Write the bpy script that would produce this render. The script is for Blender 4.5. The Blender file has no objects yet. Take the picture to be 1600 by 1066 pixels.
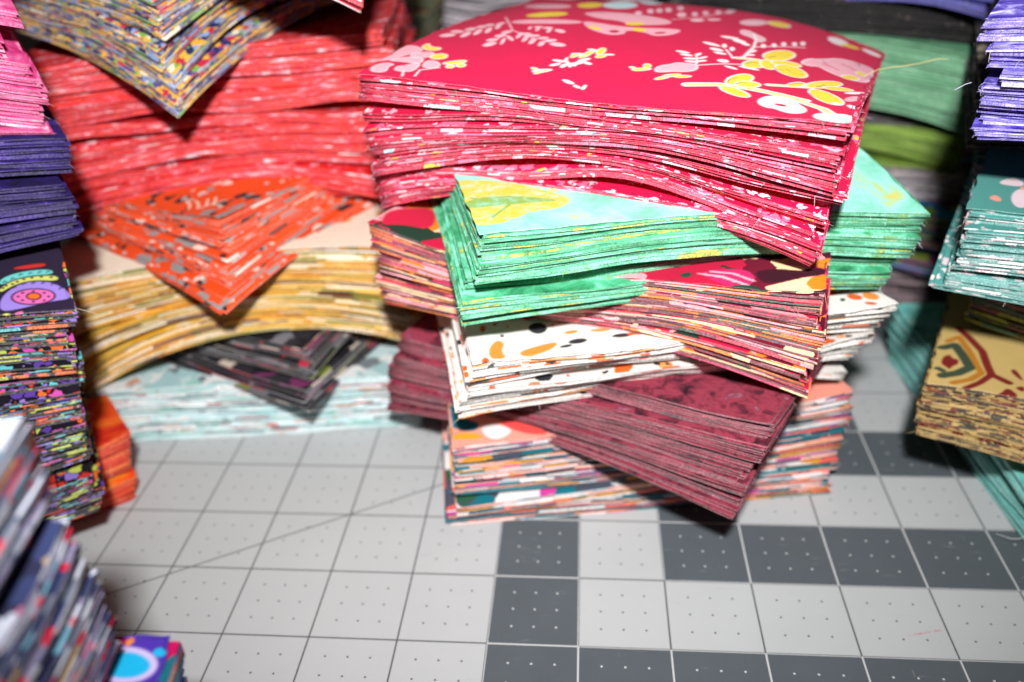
import bpy, math, random
import numpy as np
from mathutils import Matrix

IN = 0.0254                      # one mat square
S = bpy.context.scene
COL = S.collection

# ------------------------------------------------------------------ camera
cam_d = bpy.data.cameras.new('camera')
cam = bpy.data.objects.new('camera', cam_d)
COL.objects.link(cam)
S.camera = cam
cam_d.sensor_width = 36.0
cam_d.lens = 1366.7 / 1600 * 36.0
cam_d.clip_start = 0.005
cam_d.clip_end = 50.0
RIGHT = (0.99651937, 0.07483397, -0.03672891)
DOWN = (0.00679376, -0.51203852, -0.85893562)
FWD = (-0.08308418, 0.85569646, -0.51076471)
CAM = (0.00126763, -0.19042336, 0.19670528)
cam.matrix_world = Matrix(((RIGHT[0], -DOWN[0], -FWD[0], CAM[0]),
                           (RIGHT[1], -DOWN[1], -FWD[1], CAM[1]),
                           (RIGHT[2], -DOWN[2], -FWD[2], CAM[2]),
                           (0, 0, 0, 1)))
cam_d.dof.use_dof = True
cam_d.dof.focus_distance = 0.212
cam_d.dof.aperture_fstop = 8.2

# ------------------------------------------------------------------ light: on-camera flash, dim room
W = bpy.data.worlds.new('World')
S.world = W
W.use_nodes = True
W.node_tree.nodes['Background'].inputs[0].default_value = (1.0, 0.93, 0.86, 1)
W.node_tree.nodes['Background'].inputs[1].default_value = 0.03
fl_d = bpy.data.lights.new('camera_flash', 'SPOT')
fl = bpy.data.objects.new('camera_flash', fl_d)
COL.objects.link(fl)
fl_d.energy = 11.2
fl_d.color = (1.0, 0.985, 0.97)
fl_d.shadow_soft_size = 0.012
fl_d.spot_size = math.radians(88)
fl_d.spot_blend = 0.9
UP = tuple(-d for d in DOWN)
fl_loc = [CAM[i] + UP[i] * 0.08 - FWD[i] * 0.088 for i in range(3)]
aim = (-0.02, 0.14, 0.09)
from mathutils import Vector
fl.matrix_world = Matrix.Translation(fl_loc) @ (Vector(aim) - Vector(fl_loc)).to_track_quat('-Z', 'Y').to_matrix().to_4x4()

S.view_settings.view_transform = 'Standard'
S.view_settings.look = 'None'
S.view_settings.exposure = 0.0
S.view_settings.gamma = 1.0

# ------------------------------------------------------------------ node helpers
def lin(h, k=1.0):
    if isinstance(h, (tuple, list)):
        return tuple(h)
    h = h.lstrip('#')
    out = []
    for i in (0, 2, 4):
        c = int(h[i:i + 2], 16) / 255
        c = c / 12.92 if c <= 0.04045 else ((c + 0.055) / 1.055) ** 2.4
        out.append(c * k)
    return tuple(out) + (1.0,)

class NB:
    def __init__(self, name):
        self.m = bpy.data.materials.new(name)
        self.m.use_nodes = True
        self.t = self.m.node_tree
        self.t.nodes.clear()
        self.out = self.t.nodes.new('ShaderNodeOutputMaterial')
        self.b = self.t.nodes.new('ShaderNodeBsdfPrincipled')
        self.t.links.new(self.b.outputs[0], self.out.inputs[0])
    def node(self, typ, **kw):
        n = self.t.nodes.new(typ)
        for k, v in kw.items():
            setattr(n, k, v)
        return n
    def set(self, sock, v):
        if isinstance(v, bpy.types.NodeSocket):
            self.t.links.new(v, sock)
        elif v is not None:
            sock.default_value = v
    def math(self, op, a, b=None, c=None, clamp=False):
        n = self.node('ShaderNodeMath', operation=op, use_clamp=clamp)
        self.set(n.inputs[0], a)
        if b is not None: self.set(n.inputs[1], b)
        if c is not None: self.set(n.inputs[2], c)
        return n.outputs[0]
    def vmath(self, op, a, b=None, scale=None):
        n = self.node('ShaderNodeVectorMath', operation=op)
        self.set(n.inputs[0], a)
        if b is not None: self.set(n.inputs[1], b)
        if scale is not None: self.set(n.inputs['Scale'], scale)
        return n.outputs[0]
    def attr(self, name, out='Vector'):
        n = self.node('ShaderNodeAttribute', attribute_name=name)
        return n.outputs[out]
    def noise(self, vec, scale, detail=2.0, rough=0.5, dist=0.0, out='Fac'):
        n = self.node('ShaderNodeTexNoise')
        self.set(n.inputs['Vector'], vec)
        n.inputs['Scale'].default_value = scale
        n.inputs['Detail'].default_value = detail
        n.inputs['Roughness'].default_value = rough
        n.inputs['Distortion'].default_value = dist
        return n.outputs[out]
    def vor(self, vec, scale, feature='F1', rand=1.0):
        n = self.node('ShaderNodeTexVoronoi', feature=feature)
        self.set(n.inputs['Vector'], vec)
        n.inputs['Scale'].default_value = scale
        n.inputs['Randomness'].default_value = rand
        return n
    def ramp(self, fac, stops, const=False):
        n = self.node('ShaderNodeValToRGB')
        cr = n.color_ramp
        cr.interpolation = 'CONSTANT' if const else 'LINEAR'
        while len(cr.elements) > 1:
            cr.elements.remove(cr.elements[-1])
        cr.elements[0].position = stops[0][0]
        cr.elements[0].color = lin(stops[0][1])
        for p, c in stops[1:]:
            e = cr.elements.new(p)
            e.color = lin(c)
        self.set(n.inputs[0], fac)
        return n.outputs[0]
    def mix(self, fac, a, b, mode='MIX'):
        n = self.node('ShaderNodeMix', data_type='RGBA', blend_type=mode)
        self.set(n.inputs[0], fac)
        self.set(n.inputs[6], lin(a) if isinstance(a, str) else a)
        self.set(n.inputs[7], lin(b) if isinstance(b, str) else b)
        return n.outputs[2]
    def step(self, x, edge, soft):
        n = self.node('ShaderNodeMapRange', interpolation_type='SMOOTHSTEP')
        self.set(n.inputs[0], x)
        n.inputs[1].default_value = edge - soft
        n.inputs[2].default_value = edge + soft
        n.inputs[3].default_value = 0.0
        n.inputs[4].default_value = 1.0
        return n.outputs[0]

def warp(B, vec, scale, amt, detail=2.0):
    c = B.noise(vec, scale, detail, out='Color')
    return B.vmath('ADD', vec, B.vmath('SCALE', B.vmath('SUBTRACT', c, (0.5, 0.5, 0.5)), scale=amt))

def shift(B, vec, k):
    return B.vmath('ADD', vec, (k * 3.17, k * 7.31, k * 1.77))

# print styles: every one takes fabric coordinates in centimetres -------------
def batik(B, vec, stops, scale=1.0, stretch=(1, 1, 1), detail=5.0, rough=0.6, lo=0.3, hi=0.7):
    v = B.vmath('MULTIPLY', vec, stretch)
    f = B.noise(v, scale, detail, rough, 0.6)
    n = B.node('ShaderNodeMapRange')
    B.set(n.inputs[0], f)
    n.inputs[1].default_value = lo
    n.inputs[2].default_value = hi
    return B.ramp(n.outputs[0], stops)

def patch(B, vec, pal, scale=1.5, amt=0.5, outline=None, ow=0.06):
    v = warp(B, vec, scale * 1.3, amt / scale * 1.6)
    vo = B.vor(v, scale)
    sep = B.node('ShaderNodeSeparateColor')
    B.set(sep.inputs[0], vo.outputs['Color'])
    tot = sum(w for _, w in pal)
    stops, a = [], 0.0
    for c, w in pal:
        stops.append((a, c))
        a += w / tot
    col = B.ramp(sep.outputs[0], stops, const=True)
    if outline:
        e = B.vor(v, scale, 'DISTANCE_TO_EDGE')
        f = B.step(e.outputs['Distance'], ow, 0.02)
        col = B.mix(f, lin(outline), col)
    return col

def spots(B, vec, base, layers):
    col = lin(base) if isinstance(base, str) else base
    for k, (c, scale, r, prob, amt) in enumerate(layers):
        v = warp(B, shift(B, vec, k + 1), scale * 2.2, amt / scale)
        vo = B.vor(v, scale)
        sep = B.node('ShaderNodeSeparateColor')
        B.set(sep.inputs[0], vo.outputs['Color'])
        rr = B.math('MULTIPLY', B.math('MULTIPLY_ADD', sep.outputs[1], 0.7, 0.35), r)
        ins = B.math('LESS_THAN', vo.outputs['Distance'], rr)
        on = B.math('LESS_THAN', sep.outputs[0], prob)
        col = B.mix(B.math('MULTIPLY', ins, on), col, lin(c))
    return col

def finish_fabric(B, vec, col, fleck=0.5, weave=1.0, bright=1.0):
    # cut edge of the cloth: undyed thread ends show as pale flecks
    edge = B.attr('edge', 'Fac')
    fl = B.step(B.noise(vec, 24.0, 3.0, 0.75), 0.52, 0.16)
    light = B.mix(0.42, B.vmath('SCALE', col, scale=1.5), (0.84, 0.82, 0.80, 1))
    col = B.mix(B.math('MULTIPLY', B.math('MULTIPLY', edge, B.math('MULTIPLY_ADD', fl, 0.75, 0.3)), fleck), col, light)
    thr = B.math('MULTIPLY_ADD', B.step(B.noise(vec, 38.0, 1.0, 0.5), 0.5, 0.22), 0.8, 0.6)
    thr = B.math('ADD', B.math('MULTIPLY', edge, B.math('SUBTRACT', thr, 1.0)), 1.0)
    col = B.mix(1.0, col, B.vmath('SCALE', (1, 1, 1), scale=thr), 'MULTIPLY')
    # uneven dye
    n2 = B.noise(vec, 1.3, 4.0, 0.6)
    g = B.math('MULTIPLY_ADD', n2, 0.22, 0.89)
    col = B.mix(1.0, col, B.vmath('SCALE', (1, 1, 1), scale=g), 'MULTIPLY')
    # plain weave: warp and weft threads about 0.3 mm apart
    w1 = B.node('ShaderNodeTexWave', wave_type='BANDS', bands_direction='X')
    w2 = B.node('ShaderNodeTexWave', wave_type='BANDS', bands_direction='Y')
    for w in (w1, w2):
        B.set(w.inputs['Vector'], vec)
        w.inputs['Scale'].default_value = 9.5
        w.inputs['Distortion'].default_value = 0.6
        w.inputs['Detail'].default_value = 1.0
    h = B.math('MULTIPLY', w1.outputs['Fac'], w2.outputs['Fac'])
    col = B.mix(0.22, col, B.mix(h, (0.55, 0.55, 0.55, 1), (1.12, 1.12, 1.12, 1)), 'MULTIPLY')
    h2 = B.math('ADD', h, B.math('MULTIPLY', B.noise(vec, 25.0, 2.0), 0.7))
    bu = B.node('ShaderNodeBump')
    bu.inputs['Strength'].default_value = 0.45 * weave
    bu.inputs['Distance'].default_value = 0.00012
    B.set(bu.inputs['Height'], h2)
    B.set(B.b.inputs['Base Color'], col)
    B.set(B.b.inputs['Normal'], bu.outputs[0])
    B.b.inputs['Roughness'].default_value = 0.85
    B.b.inputs['Specular IOR Level'].default_value = 0.12
    B.b.inputs['Sheen Weight'].default_value = 0.02
    B.b.inputs['Sheen Roughness'].default_value = 0.5
    return B.m

MATS = {}
def fabric(name, fn, fleck=0.5, weave=1.0):
    B = NB(name)
    vec = B.attr('fab')
    # on the cut edge the dyed threads run on into longer streaks
    k = B.math('MULTIPLY_ADD', B.attr('edge', 'Fac'), -0.62, 1.0)
    col = fn(B, B.vmath('SCALE', vec, scale=k))
    # every square is dyed a little lighter or darker than its neighbour
    sep = B.node('ShaderNodeSeparateXYZ')
    B.set(sep.inputs[0], vec)
    wn = B.node('ShaderNodeTexWhiteNoise', noise_dimensions='1D')
    B.set(wn.inputs['W'], B.math('FLOOR', B.math('MULTIPLY', sep.outputs[2], 2.0)))
    tone = B.math('MULTIPLY_ADD', wn.outputs['Value'], 0.34, 0.84)
    col = B.mix(1.0, col, B.vmath('SCALE', (1, 1, 1), scale=tone), 'MULTIPLY')
    MATS[name] = finish_fabric(B, vec, col, fleck, weave)

def hero(name):
    B = NB(name)
    vec = B.attr('fab')
    MATS[name] = finish_fabric(B, vec, B.attr('print', 'Color'), 0.5)

fabric('crimson_floral', lambda B, v: spots(B, v, '#d60c44', [
    ('#ea6a90', 1.9, 0.55, 0.65, 1.2), ('#f4b0c2', 2.6, 0.48, 0.55, 1.2), ('#fbe6eb', 2.6, 0.36, 0.42, 1.2),
    ('#eec838', 1.9, 0.30, 0.2, 1.0), ('#c4e6ee', 2.0, 0.26, 0.18, 1.0), ('#2b2648', 3.0, 0.14, 0.25, 1.3)]), 0.4)
fabric('mint_leaf', lambda B, v: batik(B, v, [(0, '#1e6644'), (.25, '#3a9868'), (.48, '#58b88e'), (.66, '#86d6ba'),
    (.78, '#62aa66'), (.88, '#d6c24a'), (1, '#488c48')], 0.95, detail=6), 0.35)
def ikat(B, v):
    return patch(B, v, [('#6e0c2a', 3), ('#c2163f', 2.2), ('#f2a3ae', 1.4), ('#ee7f1e', 2),
        ('#f9d5a4', 1.5), ('#1f3a2c', 1), ('#d92f6a', 1), ('#4a0a20', 1.5)], 1.1, 0.9)
fabric('ikat_floral', ikat, 0.6)
fabric('splatter', lambda B, v: spots(B, v, '#f0ece6', [
    ('#f6a55a', 1.1, 0.42, 0.45, 0.7), ('#ee6a22', 1.4, 0.42, 0.55, 0.6), ('#2f3136', 1.2, 0.38, 0.45, 0.4),
    ('#e2551f', 3.0, 0.26, 0.4, 0.3), ('#3b3c42', 3.6, 0.22, 0.35, 0.3)]), 0.4)
fabric('burgundy_blender', lambda B, v: batik(B, v, [(0, '#2a121c'), (.25, '#54202e'), (.45, '#862f42'), (.65, '#9c3a4e'),
    (.85, '#763042'), (1, '#a8687a')], 1.7, detail=6, rough=.65, lo=.32, hi=.68), 0.6)
fabric('coral_teal', lambda B, v: patch(B, v, [('#e4635c', 1.5), ('#eeab9c', 2.6), ('#14707e', 3.6), ('#e2dfdf', 2.2),
    ('#d8962c', 1.1), ('#d0409a', .7), ('#4a4f5c', 1.4), ('#2a5c44', .6), ('#b8a4a8', .8)], 1.05, 0.4), 0.2)
fabric('aqua_print', lambda B, v: patch(B, v, [('#d3ebee', 4), ('#b0d6d9', 2), ('#7f8a90', 1.3), ('#f2f6f6', 2.4), ('#bd4652', .6),
    ('#a4dacf', 1), ('#dea68c', .4)], 1.4, .9), 0.3)
fabric('black_print', lambda B, v: patch(B, v, [('#1b1b20', 6), ('#2c2a30', 3), ('#cdbfae', .8), ('#b02c40', .7), ('#74305c', .7),
    ('#77767c', 1.2), ('#7c8a3a', .3)], 1.2, .6), 0.5)
fabric('ochre_print', lambda B, v: patch(B, v, [('#e2a626', 2.6), ('#edd9b4', 2.4), ('#8c8c3c', 1.9), ('#6e4630', 1.2), ('#e8bc50', 2.4),
    ('#d98c22', 1.4), ('#f3ece0', .8)], .9, .8), 0.35)
def orange_print(B, v):
    return spots(B, v, '#ea4d17', [('#8f9291', 1.2, .52, .6, .8), ('#26262a', 1.5, .40, .55, .9), ('#f4d3c6', 1.4, .34, .5, 1.0), ('#b9bab8', 2.0, .26, .4, .6)])
fabric('orange_grey', orange_print, 0.4)
fabric('red_batik', lambda B, v: batik(B, v, [(0, '#a80a26'), (.28, '#d8142c'), (.46, '#e62c16'), (.58, '#dc1a30'), (.74, '#ea6878'),
    (.9, '#f8cfd6'), (1, '#fbe4e6')], 1.7, detail=4, rough=.62), 0.3)
fabric('yellow_multi', lambda B, v: patch(B, v, [('#d2a440', 3.2), ('#262858', 3.2), ('#b4243c', 1.3), ('#6d9c40', 1.1), ('#7f98c6', 1.3),
    ('#54407a', 1), ('#e6a32c', .9), ('#d4cdb6', .7), ('#8a92a4', 1.5)], 4.6, .8), 0.5)
fabric('red_white', lambda B, v: patch(B, v, [('#b81c36', 2), ('#e6c2c6', 1.4), ('#2c2430', 1), ('#d9a028', .5), ('#6a7a48', .5)], 1.6, .6), 0.5)
fabric('hot_pink', lambda B, v: batik(B, v, [(0, '#b41c66'), (.35, '#dd3a86'), (.6, '#e8609f'), (.85, '#f3a6c6'), (1, '#f8d6e4')], 1.4), 0.6)
fabric('dark_purple', lambda B, v: batik(B, v, [(0, '#10072e'), (.35, '#1f0f56'), (.65, '#2c186e'), (.88, '#4c3494'), (1, '#8470c0')], 1.6), 0.28)
fabric('paisley', lambda B, v: patch(B, v, [('#8f78cc', 2), ('#62c4c8', 1.6), ('#cc3026', 1.2), ('#e8702e', 1.5), ('#c4cf58', 1.6),
    ('#cf52ae', .8), ('#1a1622', 4.2), ('#5c3c9c', 1)], 3.0, .7, '#141018', .08), 0.5)
fabric('orange_batik', lambda B, v: batik(B, v, [(0, '#a01410'), (.35, '#d4260f'), (.6, '#ea5416'), (1, '#f28c2a')], .7), 0.3)
fabric('navy_multi', lambda B, v: patch(B, v, [('#333c64', 2.4), ('#6c7488', 2.6), ('#c4c8d8', 2.2), ('#d01c3c', 1.5), ('#a88c5c', .8), ('#c86a94', .7),
    ('#6aa0b8', .6), ('#857e9c', 2.4), ('#2a2c48', 1.4)], 2.0, .6), 0.2)
fabric('violet_cyan', lambda B, v: patch(B, v, [('#4a34a4', 3), ('#12a8dc', 1.6), ('#c00a58', 1), ('#e08024', .5), ('#146a78', 1)], .8, .4), 0.4)
fabric('blue_solid', lambda B, v: batik(B, v, [(0, '#2a58b8'), (1, '#5f96e4')], 1.0), 0.3)
fabric('lavender', lambda B, v: batik(B, v, [(0, '#2e1e84'), (.35, '#5544b4'), (.6, '#7a6cd2'), (.85, '#b9b0ec'), (1, '#e4e0f8')], 1.5, lo=.34, hi=.66), 0.7)
fabric('black_cream', lambda B, v: patch(B, v, [('#131214', 7), ('#2a2528', 3), ('#a89e88', .9), ('#5a4c44', 1)], 1.8, .6), 0.7)
fabric('teal_floral', lambda B, v: spots(B, v, '#4f9a94', [
    ('#e3d3da', 1.7, .55, .6, .9), ('#f0f2f0', 2.4, .46, .6, .8), ('#e0a4a6', 1.3, .34, .4, .6), ('#1e5458', 2.2, .3, .4, .8)]), 0.7)
fabric('lime_multi', lambda B, v: patch(B, v, [('#8fa63e', 3), ('#2c5c3c', 2), ('#2d7ca0', 1), ('#7c2a68', 1.2), ('#20241c', 2), ('#c4c878', 1)], 1.8, .6), 0.6)
fabric('beige_ornament', lambda B, v: spots(B, v, '#bd9e5e', [
    ('#74221c', 3.0, .62, .6, .9), ('#34382a', 3.6, .55, .6, .9), ('#8a5418', 2.8, .45, .5, .9), ('#3e2e20', 4.6, .55, .6, .9)]), 0.3)
fabric('aqua_solid', lambda B, v: batik(B, v, [(0, '#4c9c98'), (.4, '#72c0ba'), (.7, '#86d0c8'), (1, '#b4e2de')], 1.4, detail=6), 0.6)
fabric('blue_violet', lambda B, v: batik(B, v, [(0, '#20206c'), (.5, '#3638a4'), (.85, '#5c4ab4'), (1, '#a04890')], 1.3), 0.5)
fabric('black_stripe', lambda B, v: batik(B, v, [(0, '#08070a'), (.6, '#121012'), (.85, '#242022'), (1, '#6a605c')], 1.8), 0.12)
fabric('sage', lambda B, v: batik(B, v, [(0, '#4f9468'), (.5, '#6cae84'), (1, '#92c8a0')], 1.2), 0.35)
fabric('dark_grey', lambda B, v: batik(B, v, [(0, '#1c1a1c'), (.6, '#423c3e'), (1, '#9a8c8c')], 1.6), 0.5)
fabric('lime', lambda B, v: batik(B, v, [(0, '#587a18'), (.5, '#769a26'), (1, '#9cb848')], 1.2), 0.3)
fabric('grey_pink', lambda B, v: batik(B, v, [(0, '#4a484e'), (.4, '#8f8a92'), (.7, '#b8a6ac'), (1, '#d8c8c4')], 1.5), 0.5)
fabric('dark_multi', lambda B, v: patch(B, v, [('#7c8f2c', 2), ('#1c4c5c', 2), ('#1878b0', 1), ('#6c1c54', 1.6), ('#15181a', 3)], 1.4, .5), 0.4)
fabric('mauve', lambda B, v: batik(B, v, [(0, '#2c2428'), (.4, '#6a565e'), (.7, '#a08890'), (1, '#c8b4b4')], 1.5), 0.5)
fabric('olive_print', lambda B, v: patch(B, v, [('#98a07c', 3), ('#d0c48c', 2), ('#66745c', 1.6), ('#a4a8b2', 1.4), ('#b45050', .5)], 1.1, .5), 0.3)
fabric('grey_print', lambda B, v: batik(B, v, [(0, '#a8a2ac'), (.4, '#d0c8d2'), (.7, '#e6dce4'), (1, '#f2e6ea')], 1.3), 0.4)

# ------------------------------------------------------------------ cutting mat and table
def mat_material():
    B = NB('cutting_mat_vinyl')
    tc = B.node('ShaderNodeTexCoord').outputs['Object']
    p = B.vmath('SCALE', tc, scale=1 / IN)
    sep = B.node('ShaderNodeSeparateXYZ')
    B.set(sep.inputs[0], p)
    U, V = sep.outputs[0], sep.outputs[1]
    # nested L-shaped bands of dark squares
    fu = B.math('FLOOR', U); fv = B.math('FLOOR', V)
    mn = B.math('MINIMUM', B.math('ADD', fu, 1.0), B.math('ADD', fv, 2.0))
    par = B.math('LESS_THAN', B.math('FLOORED_MODULO', mn, 2.0), 0.5)
    dark = B.math('MULTIPLY', par, B.math('GREATER_THAN', mn, -0.5))
    dots = B.math('MULTIPLY', 0.0, 0.0)
    def near(x, div):       # distance to the nearest multiple of 1/div
        return B.math('PINGPONG', x, 0.5 / div)
    lw = 0.0095
    line = B.math('LESS_THAN', B.math('MINIMUM', near(U, 1), near(V, 1)), lw)
    q1, q2 = near(U, 4), near(V, 4)
    dist = B.math('SQRT', B.math('ADD', B.math('MULTIPLY', q1, q1), B.math('MULTIPLY', q2, q2)))
    far = B.math('MULTIPLY', B.math('GREATER_THAN', near(U, 1), 0.1), B.math('GREATER_THAN', near(V, 1), 0.1))
    dot = B.math('MULTIPLY', B.math('LESS_THAN', dist, 0.0128), far)
    # thirty degree guide line
    dd = B.math('ABSOLUTE', B.math('SUBTRACT', B.math('MULTIPLY', U, math.sin(math.radians(29.7))),
                                   B.math('SUBTRACT', B.math('MULTIPLY', V, math.cos(math.radians(29.7))), 4.77 * math.sin(math.radians(29.7)) * 1.0)))
    diag = B.math('MULTIPLY', B.math('LESS_THAN', dd, 0.009), B.math('SUBTRACT', 1.0, dark))
    ink = B.math('MAXIMUM', B.math('MAXIMUM', line, dot), diag)
    light_c = B.mix(B.noise(tc, 30.0, 4.0, 0.6), (0.43, 0.445, 0.455, 1), (0.485, 0.50, 0.51, 1))
    dark_c = B.mix(B.noise(tc, 40.0, 4.0, 0.6), (0.075, 0.09, 0.104, 1), (0.10, 0.117, 0.132, 1))
    # knife scratches on the dark vinyl
    sc = B.vmath('MULTIPLY', warp(B, tc, 18.0, 0.01), (90.0, 1100.0, 1.0))
    s1 = B.step(B.noise(sc, 1.0, 2.0, 0.5), 0.70, 0.05)
    sc2 = B.vmath('MULTIPLY', warp(B, tc, 12.0, 0.02), (1500.0, 160.0, 1.0))
    s2 = B.step(B.noise(sc2, 1.0, 2.0, 0.5), 0.74, 0.04)
    scr = B.math('MULTIPLY', B.math('MAXIMUM', s1, s2), B.step(B.noise(tc, 45.0, 2.0), 0.55, 0.1))
    speck = B.step(B.noise(tc, 1400.0, 1.0), 0.80, 0.03)
    dark_c = B.mix(B.math('MULTIPLY', B.math('MAXIMUM', scr, speck), 0.5), dark_c, (0.42, 0.43, 0.45, 1))
    light_c = B.mix(B.math('MULTIPLY', B.math('MAXIMUM', scr, B.step(B.noise(tc, 900.0, 1.0), 0.80, 0.03)), 0.22), light_c, (0.22, 0.22, 0.23, 1))
    # red pen stroke
    pu = B.math('SUBTRACT', U, 3.76); pv = B.math('SUBTRACT', V, -0.65)
    al = B.math('MULTIPLY_ADD', pu, 0.97, B.math('MULTIPLY', pv, 0.235))
    ac = B.math('ABSOLUTE', B.math('MULTIPLY_ADD', pv, 0.97, B.math('MULTIPLY', pu, -0.235)))
    pen = B.math('MULTIPLY', B.math('LESS_THAN', B.math('ABSOLUTE', al), 0.19), B.math('LESS_THAN', ac, 0.011))
    pen = B.math('MULTIPLY', pen, B.step(B.noise(tc, 900.0, 2.0), 0.48, 0.12))
    light_c = B.mix(B.math('MULTIPLY', pen, 0.6), light_c, (0.55, 0.05, 0.10, 1))
    col = B.mix(dark, B.mix(ink, light_c, (0.085, 0.09, 0.095, 1)), B.mix(ink, dark_c, (0.55, 0.56, 0.565, 1)))
    B.set(B.b.inputs['Base Color'], col)
    B.b.inputs['Roughness'].default_value = 0.55
    B.b.inputs['Specular IOR Level'].default_value = 0.3
    bu = B.node('ShaderNodeBump')
    bu.inputs['Strength'].default_value = 0.25
    bu.inputs['Distance'].default_value = 0.0001
    B.set(bu.inputs['Height'], B.math('SUBTRACT', B.noise(tc, 2600.0, 2.0), scr))
    B.set(B.b.inputs['Normal'], bu.outputs[0])
    return B.m

def slab(name, x0, x1, y0, y1, z0, z1, mat):
    v = [(x0, y0, z0), (x1, y0, z0), (x1, y1, z0), (x0, y1, z0), (x0, y0, z1), (x1, y0, z1), (x1, y1, z1), (x0, y1, z1)]
    f = [(0, 3, 2, 1), (4, 5, 6, 7), (0, 1, 5, 4), (1, 2, 6, 5), (2, 3, 7, 6), (3, 0, 4, 7)]
    me = bpy.data.meshes.new(name)
    me.from_pydata(v, [], f)
    me.materials.append(mat)
    o = bpy.data.objects.new(name, me)
    COL.objects.link(o)
    o['kind'] = 'structure'
    return o

slab('cutting_mat', -17 * IN, 19 * IN, -11 * IN, 25 * IN, -0.003, 0.0, mat_material())
Bt = NB('table_wood')
tcv = Bt.vmath('MULTIPLY', Bt.node('ShaderNodeTexCoord').outputs['Object'], (3, 40, 1))
Bt.set(Bt.b.inputs['Base Color'], Bt.ramp(Bt.noise(tcv, 2.0, 5.0, .6), [(0, '#2a1c14'), (1, '#4c3426')]))
Bt.b.inputs['Roughness'].default_value = 0.5
slab('table_top', -0.9, 0.9, -0.6, 1.1, -0.03, -0.0034, Bt.m)

# ------------------------------------------------------------------ bundles of cut fabric squares
H = 2.5 * IN
NS = 21                              # outline points per side
RINGS = [1.0, 0.98, 0.94, 0.84, 0.6, 0.25]

def perimeter(n):
    s = np.linspace(-1, 1, n, endpoint=False)
    o = np.ones(n)
    return np.concatenate([np.c_[s, -o], np.c_[o, s], np.c_[-s, o], np.c_[-o, -s]])
PER = perimeter(NS)

def biquad(ctrl, a, b, loc=0.6):
    """ctrl[j][i] heights at b=-1,0,1 (j) and a=-1,0,1 (i)"""
    la = [a * (a - 1) / 2, 1 - a * a, a * (a + 1) / 2]
    lb = [b * (b - 1) / 2, 1 - b * b, b * (b + 1) / 2]
    z = 0
    c = [list(r) for r in ctrl]
    for j, i, sb, sa in ((0, 0, -1, -1), (0, 2, -1, 1), (2, 2, 1, 1), (2, 0, 1, -1)):
        flat = (ctrl[j][1] + ctrl[1][i]) / 2          # where the corner would lie without drooping
        d = (ctrl[j][i] - flat) * loc
        c[j][i] = ctrl[j][i] - d
        z = z + d * (np.clip((1 + sa * a) / 2, 0, 1) * np.clip((1 + sb * b) / 2, 0, 1)) ** 3.5
    for j in range(3):
        for i in range(3):
            z = z + c[j][i] * la[i] * lb[j]
    return z

def ctrl_of(z, em=None):
    c0, c1, c2, c3, c = z
    def e(p, q):
        return 0.32 * (p + q) / 2 + 0.68 * c
    m = [e(c0, c1), e(c1, c2), e(c2, c3), e(c3, c0)]
    if em:
        for k, v in em.items():
            m[k] = v
    return [[c0, m[0], c1], [m[3], c, m[1]], [c3, m[2], c2]]

class Shape:
    """height field of every sheet of one bundle"""
    def __init__(self, d):
        self.d = d
        rg = self.rg = np.random.RandomState(d['seed'])
        n = self.n = d['n']
        self.zb = ctrl_of(d['zb'], d.get('emb'))
        self.zt = ctrl_of(d['zt'], d.get('emt'))
        w = rg.uniform(0.6, 1.4, n)
        amp = rg.uniform(0.1, 0.3, n)
        grp = np.zeros(n, int)
        g = 0
        nxt = rg.randint(4, 10)
        for i in range(n):
            if i == nxt and i < n - 6:
                w[i] *= rg.uniform(1.3, 2.6) * d.get('gap', 1.0)
                amp[i] = 1.0
                nxt = i + rg.randint(5, 13)
                g += 1
            grp[i] = g
        self.w, self.amp = w, amp
        self.k = rg.uniform(-3.2, 3.2, (n, 2, 2))
        self.ph = rg.uniform(0, 6.28, (n, 2))
        jit = d.get('jit', 1.0)
        go = rg.normal(0, 0.0009 * jit, (g + 1, 2))
        self.off = go[grp] + rg.normal(0, 0.00028 * jit, (n, 2))
        self.rot = rg.normal(0, 0.010 * jit, g + 1)[grp] + rg.normal(0, 0.005, n)
        fr = np.linspace(0, 1, n) if n > 1 else np.zeros(n)
        th = math.radians(d['th'])
        lx, ly = d.get('lean', (0, 0))
        llx, lly = math.cos(th) * lx + math.sin(th) * ly, -math.sin(th) * lx + math.cos(th) * ly
        self.off += np.c_[fr * llx, fr * lly]
        self.wk = rg.uniform(1.5, 4.6, (3, 2)) * rg.choice([-1, 1], (3, 2))
        self.wp = rg.uniform(0, 6.28, 3)
    def heights(self, a, b, upto=None):
        """(n, points) array"""
        acc = np.zeros((self.n, len(a)))
        for i in range(self.n):
            nz = np.sin(self.k[i, 0, 0] * a + self.k[i, 0, 1] * b + self.ph[i, 0]) + \
                 0.6 * np.sin(1.9 * (self.k[i, 1, 0] * a + self.k[i, 1, 1] * b) + self.ph[i, 1])
            acc[i] = self.w[i] * np.exp(self.amp[i] * nz)
        cum = np.cumsum(acc, 0)
        f = (cum - acc[0]) / np.maximum(cum[-1] - acc[0], 1e-9)
        loc = self.d.get('loc', 0.6)
        zb, zt = biquad(self.zb, a, b, loc), biquad(self.zt, a, b, loc)
        wr = sum(np.sin(self.wk[k, 0] * a + self.wk[k, 1] * b + self.wp[k]) for k in range(3)) / 3
        edge = np.clip(np.maximum(abs(a), abs(b)), 0, 1) ** 3
        wr = wr * edge * self.d.get('wr', 0.0016)
        if self.d.get('flatbase'):
            base_w = f
        else:
            base_w = 1.0
        return zb + (zt - zb) * f + wr * base_w

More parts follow.
